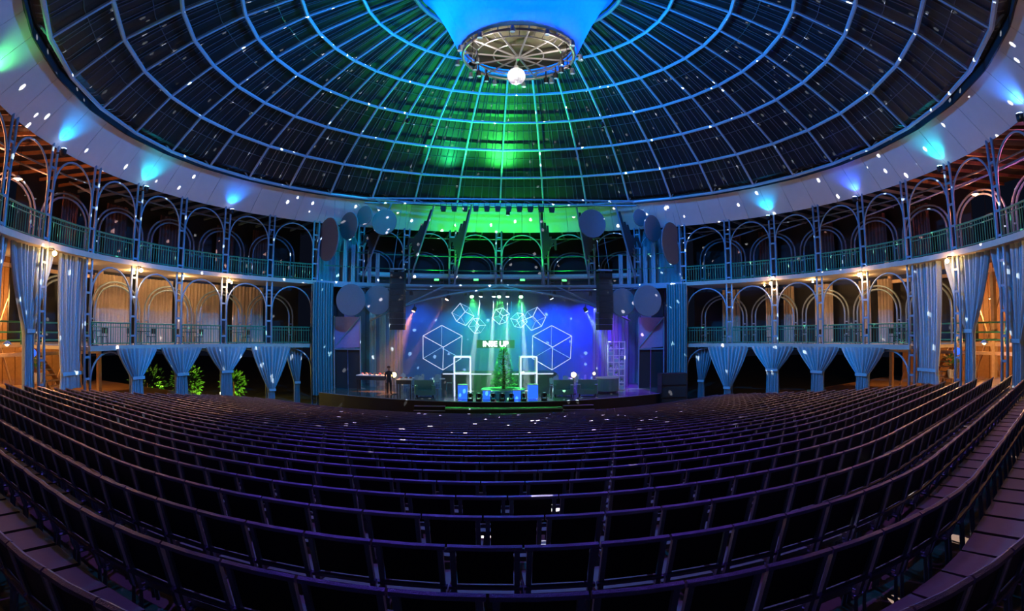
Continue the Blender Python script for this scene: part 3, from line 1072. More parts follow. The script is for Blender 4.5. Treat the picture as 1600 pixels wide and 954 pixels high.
# cyclorama, wings and ceiling of the stage
mb = MB()
for i in range(16):
    x0, x1 = -8.6 + i * 17.2 / 16, -8.6 + (i + 1) * 17.2 / 16
    mb.slab([(x0, 22.6, STG), (x1, 22.6, STG), (x1, 22.6, B2 - 0.1), (x0, 22.6, B2 - 0.1)], (0, 0.1, 0))
struct(obj('wall_back', mb, M['cyc']), 'blue-lit cloth at the back of the stage')
mb = MB()
mb.box((0, 21.9, B2 + 0.12), (26, 3.6, 0.2))
struct(obj('ceiling_stage', mb, M['dark']), 'dark ceiling over the back of the stage')
for s in (-1, 1):
    wg = struct(link('wall_wing_' + SIDE[s], None, None), 'wing wall %s of the stage' % SIDE[s])
    a, b = Vector((s * 12.6, 17.6)), Vector((s * 8.5, 22.6))
    n = 12
    for i in range(n):
        p0, p1 = a.lerp(b, i / n), a.lerp(b, (i + 1) / n)
        off = 0.25 if i % 2 else 0.0
        mb = MB()
        mb.slab([(p0.x, p0.y + off, STG), (p1.x, p1.y + off, STG), (p1.x, p1.y + off, B2 - 0.1), (p0.x, p0.y + off, B2 - 0.1)], (0, 0.12, 0))
        obj('wing_panel', mb, M['dark'] if i < 3 else (M['pink'] if i < 5 else M['teal']), wg)
    # mauve sloped wing panel with frame
    t = thing('wing_screen', '%s wing screen with a tilted mauve panel in a pale frame' % SIDE[s], 'screen', (s * 10.7, 16.4, 0))
    mb = MB()
    mb.slab([(-0.9, 0, 3.9), (0.9, 0, 4.0), (0.9, 0, 6.1), (-0.9, 0, 6.1)], (0, 0.08, 0))
    obj('panel', mb, M['pink'], t)
    for q in ((-0.95, 0.95, 3.85, 3.85), (-0.95, 0.95, 3.95, 6.1), (-0.95, -0.95, STG, 6.15), (0.95, 0.95, STG, 6.15)):
        mb = MB()
        mb.tube([(q[0], -0.06, q[2]), (q[1], -0.06, q[3])], 0.05, 5)
        obj('frame', mb, M['steel'], t)
    for q in (-0.45, 0.45):
        mb = MB()
        mb.slab([(q - 0.42, 0.1, STG), (q + 0.42, 0.1, STG), (q + 0.42, 0.1, 3.8), (q - 0.42, 0.1, 3.8)], (0, 0.06, 0))
        obj('door_leaf', mb, M['dark'], t)
    # pale wing columns of cloth
    for n_, (x, y) in enumerate(((9.2, 18.2), (8.6, 19.0), (8.0, 19.8), (7.5, 20.6))):
        mb = MB()
        vs, fs = [], []
        for i in range(13):
            u = i / 12
            for z in (STG, 6.9):
                vs.append((s * x + (u - 0.5) * 0.5, y + 0.06 * math.sin(u * 4 * math.pi), z))
        for i in range(12):
            fs.append((2 * i, 2 * i + 2, 2 * i + 3, 2 * i + 1))
        mb.add(vs, fs)
        tag(obj('wing_drape', mb, M['curtain'], None, True), 'narrow pale blue wing drape, %s from the outside on the %s of the stage' % (ORD[n_ + 1], SIDE[s]), 'curtain', 'wing drapes')

# arched lighting truss across the stage
tr = thing('lighting_truss', 'shallow arched tube truss carrying lamps across the stage opening', 'truss')
mb = MB()
mb.tube([(-9 + i, 16, 7.95 - 0.026 * (-9 + i) ** 2) for i in range(19)], 0.07, 6)
obj('arch_tube', mb, M['steel'], tr, True)
mb = MB()
mb.tube([(-11.05, 16.4, 8.25), (11.05, 16.4, 8.25)], 0.09, 6)
obj('top_tube', mb, M['steel'], tr)
for yy in (17.2, 18.0, 19.0):
    xx = math.sqrt(19.75 ** 2 - yy * yy)
    mb = MB()
    mb.tube([(-xx, yy, 8.22), (xx, yy, 8.22)], 0.04, 6)
    obj('cross_bar', mb, M['black'], tr)
for x0, x1 in ((-7.0, -3.9), (7.0, 3.9), (-1.6, -0.2), (1.6, 0.2)):
    mb = MB()
    mb.tube([(x0, 16, 7.95 - 0.026 * x0 * x0), (x1, 16.3, 8.2)], 0.06, 5)
    obj('strut', mb, M['steel'], tr)
# upper lamp bar below the dome
bar = thing('lamp_bar', 'long dark lamp bar under the dome edge above the stage', 'truss')
for z, y in ((14.25, 16.0), (13.95, 16.15)):
    mb = MB()
    mb.tube([(-9.5 + 19 * i / 12, y - 0.012 * (-9.5 + 19 * i / 12) ** 2 * 0.6, z) for i in range(13)], 0.07, 6)
    obj('tube', mb, M['steel'], bar)
for i in range(13):
    x = -9 + 18 * i / 12
    mb = MB()
    mb.tube([(x, 16 - 0.0072 * x * x, 14.25), (x + 0.7, 16.15 - 0.0072 * x * x, 13.95)], 0.035, 4)
    obj('lacing', mb, M['steel'], bar)
for i in range(11):
    x = -4.0 + 0.75 * i
    t = thing('bar_lamp', 'black lamp hanging on the bar under the dome edge, %s of eleven from the left' % ORD[i + 1], 'lamp', (x, 15.95, 13.85), 0, 'lamps on the bar')
    mb = MB()
    mb.box((0, 0, -0.3), (0.32, 0.3, 0.36))
    obj('body', mb, M['black'], t)
    for q in (-1, 1):
        mb = MB()
        mb.box((q * 0.19, 0, -0.12), (0.03, 0.06, 0.44))
        obj('yoke', mb, M['black'], t)
    mb = MB()
    mb.lathe([(0.001, -0.5), (0.12, -0.5), (0.13, -0.47)], 10)
    obj('lens', mb, M['dark'], t)
light('bar_green', 'SPOT', (0.12, 15.55, 13.55), (0.04, 1.0, 0.12), 4200, bar, (0, 11.5, 18.5), 0.1, 100, 0.8)
light('bar_green', 'SPOT', (-3.0, 15.5, 13.55), (0.02, 0.9, 0.25), 1800, bar, (-3.5, 12.5, 17), 0.1, 90, 0.8)
# green floods standing on the bridge
for n, (x, e) in enumerate(((-4.6, 240), (-1.7, 900), (1.7, 900), (4.8, 220))):
    t = thing('flood_lamp', 'green flood lamp standing on the bridge over the stage, %s of four from the left' % ORD[n + 1], 'lamp', (x, 19.2, B2), 0, 'green bridge floods')
    mb = MB()
    mb.box((0, 0, 0.28), (0.4, 0.25, 0.3), rotm(x=40))
    obj('body', mb, M['black'], t)
    mb = MB()
    mb.box((0, 0, 0.06), (0.3, 0.3, 0.12))
    obj('base', mb, M['black'], t)
    mb = MB()
    mb.box((0, -0.1, 0.43), (0.34, 0.2, 0.02), rotm(x=40))
    obj('lens', mb, emat('green_flood_lens', (0.1, 1.0, 0.2), 3), t)
    light('green_flood', 'SPOT', (x, 18.75, B2 + 0.5), (0.02, 1.0, 0.06), e, t, (x * 0.95, 18.6, 13.6), 0.1, 130, 0.7)

# leaning struts with dark board fins
for n, (a, b) in enumerate((((-9.9, 17.6, 8.8), (-7.6, 15.6, 13.9)), ((-6.69, 19.4, 8.6), (-4.64, 16.3, 14.0)), ((-3.32, 19.6, 8.6), (-2.03, 16.3, 14.0)),
                            ((3.37, 19.6, 8.6), (2.65, 16.3, 13.9)), ((6.8, 19.4, 8.6), (5.31, 16.3, 13.9)), ((9.9, 17.6, 8.8), (8.0, 15.6, 13.9)))):
    a, b = Vector(a), Vector(b)
    s = -1 if n < 3 else 1
    t = thing('finned_strut', 'leaning steel strut with stepped dark board fins, %s of six from the left' % ORD[n + 1], 'strut', a, 0, 'finned struts')
    mb = MB()
    mb.tube([(0, 0, 0), b - a], 0.07, 6)
    obj('strut', mb, M['steel'], t)
    d = b - a
    for i in range(6):
        t0, t1 = 0.34 + 0.05 * i, 0.93 - 0.085 * i - (0.05 if i % 2 else 0)
        off = Vector((s * (0.12 + 0.17 * i), -0.05, 0))
        p0, p1 = d * t0 + off, d * t1 + off
        wv = Vector((0.12, 0, 0))
        mb = MB()
        mb.slab([p0 - wv, p0 + wv, p1 + wv * 0.9, p1 - wv * 0.3], (0, 0.05, 0))
        obj('board', mb, M['tin'], t)

# acoustic discs
DISCS = [(-11.9, 15, 11.34, 1.5, 46, 'large mauve tilted disc, outermost at the upper left of the stage'), (-10.45, 15, 12.25, 0.95, 37, 'medium tilted disc beside the large mauve disc at upper left'),
         (-9.35, 15, 12.95, 0.66, 26, 'small tilted disc, innermost of the upper left trio'), (-8.0, 15.2, 12.5, 0.9, 10, 'blue-grey disc facing the seats near the left fins'),
         (-10.16, 15, 7.19, 1.08, 8, 'round teal disc at the lower left of the stage opening'), (-8.3, 15.1, 7.2, 0.98, 8, 'round green disc behind the left loudspeaker column'),
         (11.91, 15, 11.25, 1.5, -42, 'large purple tilted disc, outermost at the upper right of the stage'), (10.5, 15, 12.27, 0.95, -34, 'medium tilted disc beside the large purple disc at upper right'),
         (9.6, 15, 13.0, 0.62, -24, 'small tilted disc, innermost of the upper right trio'), (6.2, 15.2, 12.5, 1.0, -10, 'blue-grey disc facing the seats near the right fins'),
         (10.0, 15, 7.2, 1.08, -8, 'round teal disc at the lower right of the stage opening'), (8.2, 15.1, 7.1, 0.95, -8, 'round dark disc behind the right loudspeaker column')]
for (x, y, z, r, yaw, lab) in DISCS:
    t = thing('acoustic_disc', lab, 'disc', (x, y, z), 0, 'acoustic discs')
    m3 = rotm(z=-yaw) @ rotm(x=90)
    mb = MB()
    mb.lathe([(0.001, 0.05), (r - 0.03, 0.05), (r, 0.03), (r, -0.03), (r - 0.03, -0.05), (0.001, -0.05)], 32)
    mb.v = [tuple(m3 @ Vector(v)) for v in mb.v]
    obj('disc', mb, M['acoustic'], t)
    for q in (-0.5, 0.5):
        c = m3 @ Vector((q * r, 0.84 * r, 0))
        mb = MB()
        ang = math.degrees(math.atan2(x, y))
        end = (pol(19.65, ang, B2 - 0.2) if z < 8 else pol(18.75, ang, 14.05)) - Vector((x, y, z))
        mb.tube([c, end + Vector((q * 0.4, 0, 0))], 0.012, 4)
        obj('cable', mb, M['steel'], t)

# loudspeaker columns
for s in (-1, 1):
    t = thing('line_array', 'hanging black loudspeaker column %s of the stage' % SIDE[s], 'loudspeaker', (s * 6.93, 15, 5.2), R_(s * 6))
    for i in range(10):
        mb = MB()
        z = 0.2 + i * 0.385
        mb.box((0, 0.012 * (i - 5) ** 2 * 0.4, z), (0.98, 0.62, 0.36))
        cb = obj('cabinet', mb, M['black'], t)
        mb = MB()
        mb.box((0, -0.32 + 0.012 * (i - 5) ** 2 * 0.4, z), (0.86, 0.03, 0.28))
        obj('grille', mb, M['panel'], cb)
    mb = MB()
    mb.box((0, 0, 4.05), (1.0, 0.5, 0.1))
    obj('fly_frame', mb, M['steel'], t)
    for q in (-0.35, 0.35):
        mb = MB()
        mb.tube([(q, 0, 4.1), (q * 0.5, 1.3, 8.75)], 0.015, 4)
        obj('chain', mb, M['steel'], t)
# black speaker stack beside the right stage curtain
t = thing('speaker_stack', 'black subwoofer stack standing before the right stage curtain', 'loudspeaker', (10.9, 12.4, 0.0))
for i in range(3):
    mb = MB()
    mb.box((0, 0, 0.4 + 0.8 * i), (1.75, 0.9, 0.78))
    cb = obj('cabinet', mb, M['black'], t)
    mb = MB()
    mb.box((0, -0.46, 0.4 + 0.8 * i), (1.6, 0.03, 0.66))
    obj('grille', mb, M['panel'], cb)

# glowing wire cubes
def wire_cube(c, e, rx, rz, ry, label, th=0.024, m='led'):
    t = thing('light_cube', label, 'light cube', c, 0, 'wire light cubes')
    m3 = rotm(x=rx) @ rotm(y=ry) @ rotm(z=rz)
    h = e / 2
    cs = [(x, y, z) for x in (-h, h) for y in (-h, h) for z in (-h, h)]
    for i in range(8):
        for j in range(i + 1, 8):
            if sum(1 for q in range(3) if cs[i][q] != cs[j][q]) == 1:
                mb = MB()
                mb.tube([m3 @ Vector(cs[i]), m3 @ Vector(cs[j])], th, 6)
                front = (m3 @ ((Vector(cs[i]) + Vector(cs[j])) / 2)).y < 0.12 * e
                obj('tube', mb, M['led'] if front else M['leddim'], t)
    mb = MB()
    top = max((m3 @ Vector(q) for q in cs), key=lambda v: v.z)
    mb.tube([top, Vector((top.x * 0.3, 0, 8.22 - c[2]))], 0.006, 4)
    obj('hanging_wire', mb, M['steel'], t)
wire_cube((-4.15, 19, 3.98), 2.0, 33, 50, 3, 'large glowing wire cube hanging over the left half of the stage')
wire_cube((3.85, 19, 3.98), 2.0, 33, 40, -3, 'large glowing wire cube hanging over the right half of the stage')
wire_cube((-2.62, 18, 6.35), 0.95, 25, 30, 40, 'small glowing wire cube above the large left cube')
wire_cube((-1.62, 18, 5.55), 0.72, 30, 45, 30, 'smallest glowing wire cube left of the sign', 0.02)
wire_cube((0.08, 18, 6.25), 0.75, 35, 45, 20, 'small glowing wire cube in the middle above the sign', 0.02)
wire_cube((2.45, 18, 6.05), 1.0, 25, 60, -40, 'small glowing wire cube above the large right cube')
wire_cube((1.35, 18, 5.95), 0.7, 30, 40, -25, 'smallest glowing wire cube right of the sign', 0.02)

# sign
sgn = thing('stage_sign', 'white glowing letters on a dark strip at the back of the stage', 'sign', (-0.2, 21.0, 4.0))
mb = MB()
mb.box((0, 0.06, 0.2), (2.9, 0.05, 0.62))
obj('back_strip', mb, M['dark'], sgn)
fc = bpy.data.curves.new('sign_letters', 'FONT')
fc.body = 'INSE UP'
fc.size = 0.56
fc.extrude = 0.03
fc.offset = 0.016
fc.align_x = 'CENTER'
fc.materials.append(emat('sign_white', (0.9, 0.95, 1.0), 3))
ftmp = bpy.data.objects.new('letters_curve', fc)
COL.objects.link(ftmp)
bpy.context.view_layer.update()
fme = bpy.data.meshes.new_from_object(ftmp.evaluated_get(bpy.context.evaluated_depsgraph_get()))
bpy.data.objects.remove(ftmp)
fo = link('lettering', fme, sgn, (0, 0, 0.02))
fo.rotation_euler = (R_(90), 0, 0)
for x in (-1.2, 1.2):
    mb = MB()
    mb.tube([(x, 0.08, 0.5), (x, 0.1, 4.36)], 0.012, 4)
    obj('hanging_wire', mb, M['steel'], sgn)

# riser with a light strip
rs = thing('stage_riser', 'low white-edged riser across the back of the stage', 'platform', (0, 18.6, STG))
mb = MB()
mb.box((0, 1.6, 0.5), (8.4, 3.2, 1.0))
obj('deck', mb, M['dark'], rs)
for x0, x1 in ((-4.1, -0.6), (0.9, 3.9)):
    mb = MB()
    mb.box(((x0 + x1) / 2, -0.02, 0.97), (x1 - x0, 0.04, 0.08))
    obj('light_strip', mb, M['led'], rs)

# white open frame stands
for n, x in enumerate((-2.55, 1.57)):
    t = thing('frame_stand', 'white open box frame standing on the %s half of the stage' % ('left' if n == 0 else 'right'), 'frame', (x, 13.2, STG), 0, 'white frame stands')
    W, D, H = 0.5, 0.45, 2.45
    for sx in (-1, 1):
        for sy in (-1, 1):
            mb = MB()
            mb.box((sx * W, sy * D, H / 2), (0.09, 0.09, H))
            obj('upright', mb, M['led'] if sy < 0 else M['white'], t)
    for zz in (H, 1.45):
        for sy in (-1, 1):
            mb = MB()
            mb.box((0, sy * D, zz), (2 * W, 0.09, 0.09))
            obj('rail', mb, M['led'] if zz == H or sy < 0 else M['white'], t)
        for sx in (-1, 1):
            mb = MB()
            mb.box((sx * W, 0, zz), (0.09, 2 * D, 0.09))
            obj('rail', mb, M['white'], t)
    mb = MB()
    mb.box((0, 0, 1.42), (2 * W, 2 * D, 0.04))
    obj('shelf', mb, M['white'], t)

# round green podium and tree
t = thing('round_podium', 'round green podium in the middle of the stage', 'podium', (0.0, 12.6, STG))
mb = MB()
mb.lathe([(1.35, 0), (1.35, 0.12), (1.3, 0.12), (1.3, 0.4), (1.36, 0.4), (1.36, 0.5), (0.001, 0.5)], 32)
obj('drum', mb, mat('podium_green', (0.15, 0.5, 0.22), 0.5), t)
mb = MB()
mb.tube([(1.37 * math.cos(2 * math.pi * i / 32), 1.37 * math.sin(2 * math.pi * i / 32), 0.46) for i in range(32)], 0.03, 5, closed=True)
obj('rim', mb, M['steel'], t)
tree = thing('tree', 'bushy green tree standing on the round podium', 'tree', (0.0, 12.6, STG + 0.5))
mb = MB()
mb.tube([(0, 0, 0), (0.03, 0, 0.8), (-0.03, 0.02, 1.6), (0, 0, 2.5)], [0.11, 0.09, 0.06, 0.02], 7)
obj('trunk', mb, M['bark'], tree)
rnd = random.Random(11)
mb = MB()
for i in range(2200):
    h = rnd.random() ** 1.25
    rr = 0.72 * (1 - h) ** 0.8 + 0.07
    a = rnd.uniform(0, 2 * math.pi)
    q = rr * rnd.uniform(0.5, 1)
    c = Vector((q * math.cos(a), q * math.sin(a), 0.12 + 2.45 * h))
    d = Vector((math.cos(a), math.sin(a), rnd.uniform(-0.5, 0.5))).normalized()
    t_ = Vector((-math.sin(a), math.cos(a), rnd.uniform(-0.3, 0.3))) * 0.06
    mb.add([c - t_, c + d * 0.1, c + t_, c + d * 0.2], [(0, 1, 3), (1, 2, 3)])
stuff(obj('foliage', mb, M['leaf'], tree))
for i in range(5):
    a = 2 * math.pi * i / 5
    mb = MB()
    mb.tube([(0, 0, 0.5 + 0.3 * i), (0.45 * math.cos(a) * (1 - i * 0.12), 0.45 * math.sin(a) * (1 - i * 0.12), 0.75 + 0.3 * i)], [0.035, 0.012], 5)
    obj('branch', mb, M['bark'], tree)

# glowing cubes standing in for blue reflections in the stage floor
for n, (x, y, e, h) in enumerate(((-2.5, 11.3, 0.56, 0.85), (-1.1, 11.0, 0.42, 0.55), (0.7, 11.0, 0.42, 0.55), (1.68, 11.3, 0.56, 0.85))):
    t = thing('reflection_cube', 'blue glowing cube stool at the stage front, %s of four from the left' % ORD[n + 1], 'reflection', (x, y, STG), 0, 'blue reflection cubes')
    mb = MB()
    mb.box((0, 0, h / 2 + 0.02), (e, e, h - 0.04))
    obj('cube', mb, M['blueglow'], t)
    mb = MB()
    mb.box((0, 0, h + 0.02), (e + 0.03, e + 0.03, 0.04))
    obj('cube_cap', mb, M['white'], t)
# moving heads on the front edge
for n, x in enumerate((-2.05, -1.55, -0.72, -0.2, 0.32, 1.05, 2.25)):
    t = thing('moving_head', 'black moving-head lamp on the stage edge, %s of seven from the left' % ORD[n + 1], 'lamp', (x, front_y(x) + 0.42, STG), R_(random.uniform(-20, 20)), 'moving heads')
    mb = MB()
    mb.box((0, 0, 0.07), (0.3, 0.26, 0.14))
    obj('base', mb, M['black'], t)
    for q in (-1, 1):
        mb = MB()
        mb.box((q * 0.14, 0, 0.28), (0.04, 0.1, 0.3))
        obj('yoke_arm', mb, M['black'], t)
    mb = MB()
    mb.lathe([(0.08, -0.12), (0.11, 0.0), (0.11, 0.12), (0.09, 0.14)], 10, (0, 0, 0.34))
    obj('head', mb, M['black'], t)
    mb = MB()
    mb.lathe([(0.001, 0.15), (0.08, 0.145), (0.08, 0.14)], 10, (0, 0, 0.34))
    obj('lens', mb, M['leddim'], t)

# armchairs
for n, (x, y, rz) in enumerate(((-4.9, 12.6, 10), (3.75, 12.7, -8), (5.3, 12.7, -15))):
    lab = ('green square armchair on the left half of the stage', 'green square armchair nearest the tree on its right', 'green square armchair beside the yellow lamp, stage right')[n]
    t = thing('armchair', lab, 'armchair', (x, y, STG), R_(rz), 'green armchairs')
    mb = MB(); mb.box((0, 0, 0.24), (0.9, 0.85, 0.3)); obj('seat', mb, M['sofa'], t)
    mb = MB(); mb.box((0, 0.36, 0.6), (1.25, 0.2, 0.75)); obj('backrest', mb, M['sofa'], t)
    for q in (-1, 1):
        mb = MB(); mb.box((q * 0.54, -0.03, 0.42), (0.18, 0.82, 0.55)); obj('arm', mb, M['sofa'], t)
        for r2 in (-1, 1):
            mb = MB(); mb.box((q * 0.5, r2 * 0.33, 0.05), (0.06, 0.06, 0.1)); obj('leg', mb, M['black'], t)

# tables and clear chairs
def table(x, y, r, h, label, topm):
    t = thing('round_table', label, 'table', (x, y, STG), 0, 'stage tables')
    mb = MB(); mb.lathe([(r - 0.02, h - 0.05), (r, h - 0.04), (r, h), (0.001, h)], 24); obj('tabletop', mb, topm, t)
    mb = MB(); mb.lathe([(0.05, 0.04), (0.04, h - 0.05)], 10); obj('stem', mb, M['steel'], t)
    mb = MB(); mb.lathe([(0.32, 0), (0.3, 0.03), (0.05, 0.05)], 18); obj('foot', mb, M['steel'], t)
TABLES = [(-6.4, 17.6, 'left of the large left cube'), (-4.4, 17.2, 'under the large left cube'), (5.0, 17.2, 'under the large right cube'), (4.2, 15.2, 'before the large right cube'), (-5.6, 15.0, 'before the large left cube')]
CH = []
for n, (x, y, wds) in enumerate(TABLES):
    table(x, y, 0.55, 0.75, 'small round white table %s' % wds, M['white'])
    for q in range(4):
        a = 2 * math.pi * q / 4 + 0.6 + n
        CH.append((x + 0.85 * math.cos(a), y + 0.85 * math.sin(a), math.atan2(math.cos(a), -math.sin(a)) + math.pi / 2 - math.pi / 2, ('first', 'second', 'third', 'fourth')[q], wds, a))
def make_chair():
    t = link('clear_chair', None)
    mb = MB(); mb.box((0, 0, 0.45), (0.42, 0.42, 0.035)); obj('seat', mb, M['acrylic'], t)
    mb = MB(); mb.lathe([(0.17, 0), (0.17, 0.02), (0.001, 0.02)], 14)
    mb.v = [(v[0] * 1.15, 0.2 + v[2], 0.78 + v[1] * 1.3) for v in mb.v]
    obj('backrest', mb, M['acrylic'], t)
    for q in (-1, 1):
        mb = MB(); mb.tube([(q * 0.18, 0.19, 0.45), (q * 0.2, 0.22, 0.98)], 0.018, 5); obj('back_post', mb, M['acrylic'], t)
        for r2 in (-1, 1):
            mb = MB(); mb.tube([(q * 0.18, r2 * 0.18, 0.45), (q * 0.21, r2 * 0.22, 0.0)], 0.018, 5); obj('leg', mb, M['acrylic'], t)
    return t
def copy_tree(o, parent=None):
    c = o.copy()
    COL.objects.link(c)
    c.parent = parent
    for ch in o.children:
        copy_tree(ch, c)
    return c
proto = make_chair()
for n, (x, y, _, od, wds, a) in enumerate(CH):
    c = proto if n == 0 else copy_tree(proto)
    c.location = (x, y, STG)
    c.rotation_euler = (0, 0, a - math.pi / 2)
    tag(c, 'clear blue chair at the table %s, %s anticlockwise' % (wds, od), 'chair', 'clear chairs')

# dark tables and chairs behind the lower gallery railings
def dark_chair():
    t = link('cafe_chair', None)
    mb = MB(); mb.box((0, 0, 0.45), (0.4, 0.4, 0.04)); obj('seat', mb, M['dark'], t)
    mb = MB(); mb.box((0, 0.19, 0.76), (0.4, 0.03, 0.3)); obj('backrest', mb, M['dark'], t)
    for q in (-1, 1):
        for r2 in (-1, 1):
            mb = MB(); mb.tube([(q * 0.17, r2 * 0.17, 0.44), (q * 0.19, r2 * 0.2, 0.0)], 0.018, 5); obj('leg', mb, M['dark'], t)
        mb = MB(); mb.tube([(q * 0.17, 0.19, 0.44), (q * 0.17, 0.19, 0.78)], 0.015, 5); obj('back_post', mb, M['dark'], t)
    return t
dproto = dark_chair()
first = True
for s in (-1, 1):
    for n, k in enumerate((4.5, 5.5, 6.5, 7.5, 8.5)):
        a = s * k * SP
        p = pol(21.2, a, B1)
        t = thing('cafe_table', 'dark cafe table behind the lower railing, %s bay %s of the stage' % (ORD[n + 1], SIDE[s]), 'table', p, R_(-a), 'gallery tables')
        mb = MB(); mb.box((0, 0, 0.74), (0.75, 0.7, 0.04)); obj('tabletop', mb, M['dark'], t)
        mb = MB(); mb.tube([(0, 0, 0.03), (0, 0, 0.72)], 0.03, 6); obj('stem', mb, M['black'], t)
        mb = MB(); mb.box((0, 0, 0.015), (0.45, 0.45, 0.03)); obj('foot', mb, M['black'], t)
        for q in (-1, 1):
            c = dproto if first else copy_tree(dproto)
            first = False
            c.location = pol(21.2, a + q * 2.0, B1)
            c.rotation_euler = (0, 0, R_(-a - q * 90))
            tag(c, 'dark cafe chair on the %s of the table, %s lower bay %s of the stage' % (SIDE[q], ORD[n + 1], SIDE[s]), 'chair', 'gallery chairs')
# long buffet tables on the left
for n, (x, y, L, h) in enumerate(((-8.5, 14.3, 2.1, 1.15), (-6.3, 14.0, 1.0, 0.95))):
    t = thing('buffet_table', ('long dark buffet table at the far left of the stage', 'short buffet table beside the standing person')[n], 'table', (x, y, STG), R_(-8))
    mb = MB(); mb.box((0, 0, h - 0.03), (L, 0.75, 0.06)); obj('tabletop', mb, M['white'], t)
    mb = MB(); mb.box((0, -0.37, h - 0.18), (L, 0.02, 0.26)); obj('cloth_front', mb, M['dark'], t)
    for q in (-1, 1):
        for r2 in (-1, 1):
            mb = MB(); mb.box((q * (L / 2 - 0.06), r2 * 0.32, (h - 0.06) / 2), (0.05, 0.05, h - 0.06)); obj('leg', mb, M['black'], t)
    rnd = random.Random(n + 2)
    for i in range(6 if n == 0 else 3):
        px = -L / 2 + 0.25 + i * 0.32
        m3 = Matrix.Rotation(R_(-8), 3, 'Z')
        p = Vector((x, y, STG + h)) + m3 @ Vector((px, rnd.uniform(-0.15, 0.15), 0))
        b = thing('food_bowl', 'bowl of %s on the %s buffet table, %s from the left' % (('red fruit', 'orange rolls')[i % 2], ('long', 'short')[n], ORD[i + 1]), 'bowl', p, 0, 'buffet bowls')
        mb = MB(); mb.lathe([(0.06, 0), (0.13, 0.07), (0.12, 0.07), (0.05, 0.02), (0.001, 0.02)], 12); obj('bowl', mb, M['white'], b)
        mb = MB(); mb.lathe([(0.115, 0.06), (0.09, 0.12), (0.001, 0.15)], 10); obj('food', mb, M['red'] if i % 2 == 0 else M['wood'], b)
# round counters on the right
for n, (x, y, r, h) in enumerate(((6.95, 14.2, 0.75, 1.0),)):
    t = thing('round_counter', 'round white-topped counter before the display shelf', 'counter', (x, y, STG))
    mb = MB(); mb.lathe([(r - 0.08, 0.1), (r, 0.1), (r, h - 0.06), (r - 0.05, h - 0.06)], 26); obj('drum', mb, M['sofa'], t)
    mb = MB(); mb.lathe([(r + 0.04, h - 0.06), (r + 0.04, h), (0.001, h)], 26); obj('top', mb, M['white'], t)
    mb = MB(); mb.lathe([(r - 0.12, 0), (r - 0.12, 0.1)], 20); obj('plinth', mb, M['black'], t)
# globe lamps
for n, (x, y) in enumerate(((-6.95, 13.4), (4.55, 13.6), (6.05, 14.3))):
    t = thing('globe_lamp', ('yellow globe lamp on a pole beside the standing person', 'yellow globe lamp on a pole between the two green armchairs', 'small pale globe lamp on a pole left of the round counter')[n], 'lamp', (x, y, STG), 0, 'stage globe lamps')
    mb = MB(); mb.lathe([(0.18, 0), (0.17, 0.03), (0.02, 0.05)], 14); obj('base', mb, M['black'], t)
    mb = MB(); mb.tube([(0, 0, 0.04), (0, 0, 1.12)], 0.018, 6); obj('pole', mb, M['black'], t)
    r = (0.17, 0.17, 0.1)[n]
    mb = MB(); mb.lathe([(0.001, 1.25 - r)] + [(r * math.sin(math.pi * i / 8), 1.25 - r * math.cos(math.pi * i / 8)) for i in range(1, 8)] + [(0.001, 1.25 + r)], 14)
    obj('globe', mb, M['yellowlamp'], t, True)
# display shelf
t = thing('display_shelf', 'tall white lattice display shelf with greenery, right of the stage', 'shelf', (7.85, 15.4, STG), R_(-12))
W, D, H = 1.15, 0.4, 3.35
for i in range(4):
    mb = MB(); mb.box((-W / 2 + W * i / 3, 0, H / 2), (0.06, D, H)); obj('upright', mb, M['white'], t)
for i in range(8):
    mb = MB(); mb.box((0, 0, 0.05 + (H - 0.1) * i / 7), (W + 0.06, D, 0.05)); obj('shelf_board', mb, M['white'], t)
rnd = random.Random(5)
cells = [(i, j) for i in range(3) for j in range(7)]
for i, j in cells:
    if (i * 5 + j * 3) % 4 == 0:
        continue
    px, pz = -W / 2 + W * (i + 0.5) / 3, 0.075 + (H - 0.1) * j / 7
    m3 = Matrix.Rotation(R_(-12), 3, 'Z')
    p = Vector((7.85, 15.4, STG)) + m3 @ Vector((px, 0, pz))
    kind = (i + j) % 3
    lab = '%s in the %s row up, %s cell of the display shelf' % (('small leafy plant', 'white vase', 'pale storage box')[kind], ORD[j + 1], ('left', 'middle', 'right')[i])
    b = thing(('potted_plant', 'vase', 'storage_box')[kind], lab, ('plant', 'vase', 'box')[kind], p, R_(-12), 'things on the display shelf')
    if kind == 0:
        mb = MB(); mb.lathe([(0.05, 0), (0.07, 0.1), (0.001, 0.1)], 8); obj('pot', mb, M['white'], b)
        mb = MB()
        for q in range(26):
            a = rnd.uniform(0, 6.28); c = Vector((0, 0, 0.12)); d = Vector((math.cos(a), math.sin(a), rnd.uniform(0.3, 1.4))).normalized() * rnd.uniform(0.12, 0.24)
            s_ = Vector((-math.sin(a), math.cos(a), 0)) * 0.03
            mb.add([c, c + d * 0.6 - s_, c + d, c + d * 0.6 + s_], [(0, 1, 2, 3)])
        stuff(obj('foliage', mb, M['leaf'], b))
    elif kind == 1:
        mb = MB(); mb.lathe([(0.05, 0), (0.09, 0.1), (0.04, 0.22), (0.06, 0.28), (0.05, 0.28), (0.03, 0.22)], 12); obj('body', mb, M['white'], b, True)
    else:
        mb = MB(); mb.box((0, 0, 0.11), (0.24, 0.3, 0.22)); obj('box', mb, M['acrylic'], b)
        mb = MB(); mb.box((0, 0, 0.23), (0.26, 0.32, 0.03)); obj('lid', mb, M['white'], b)

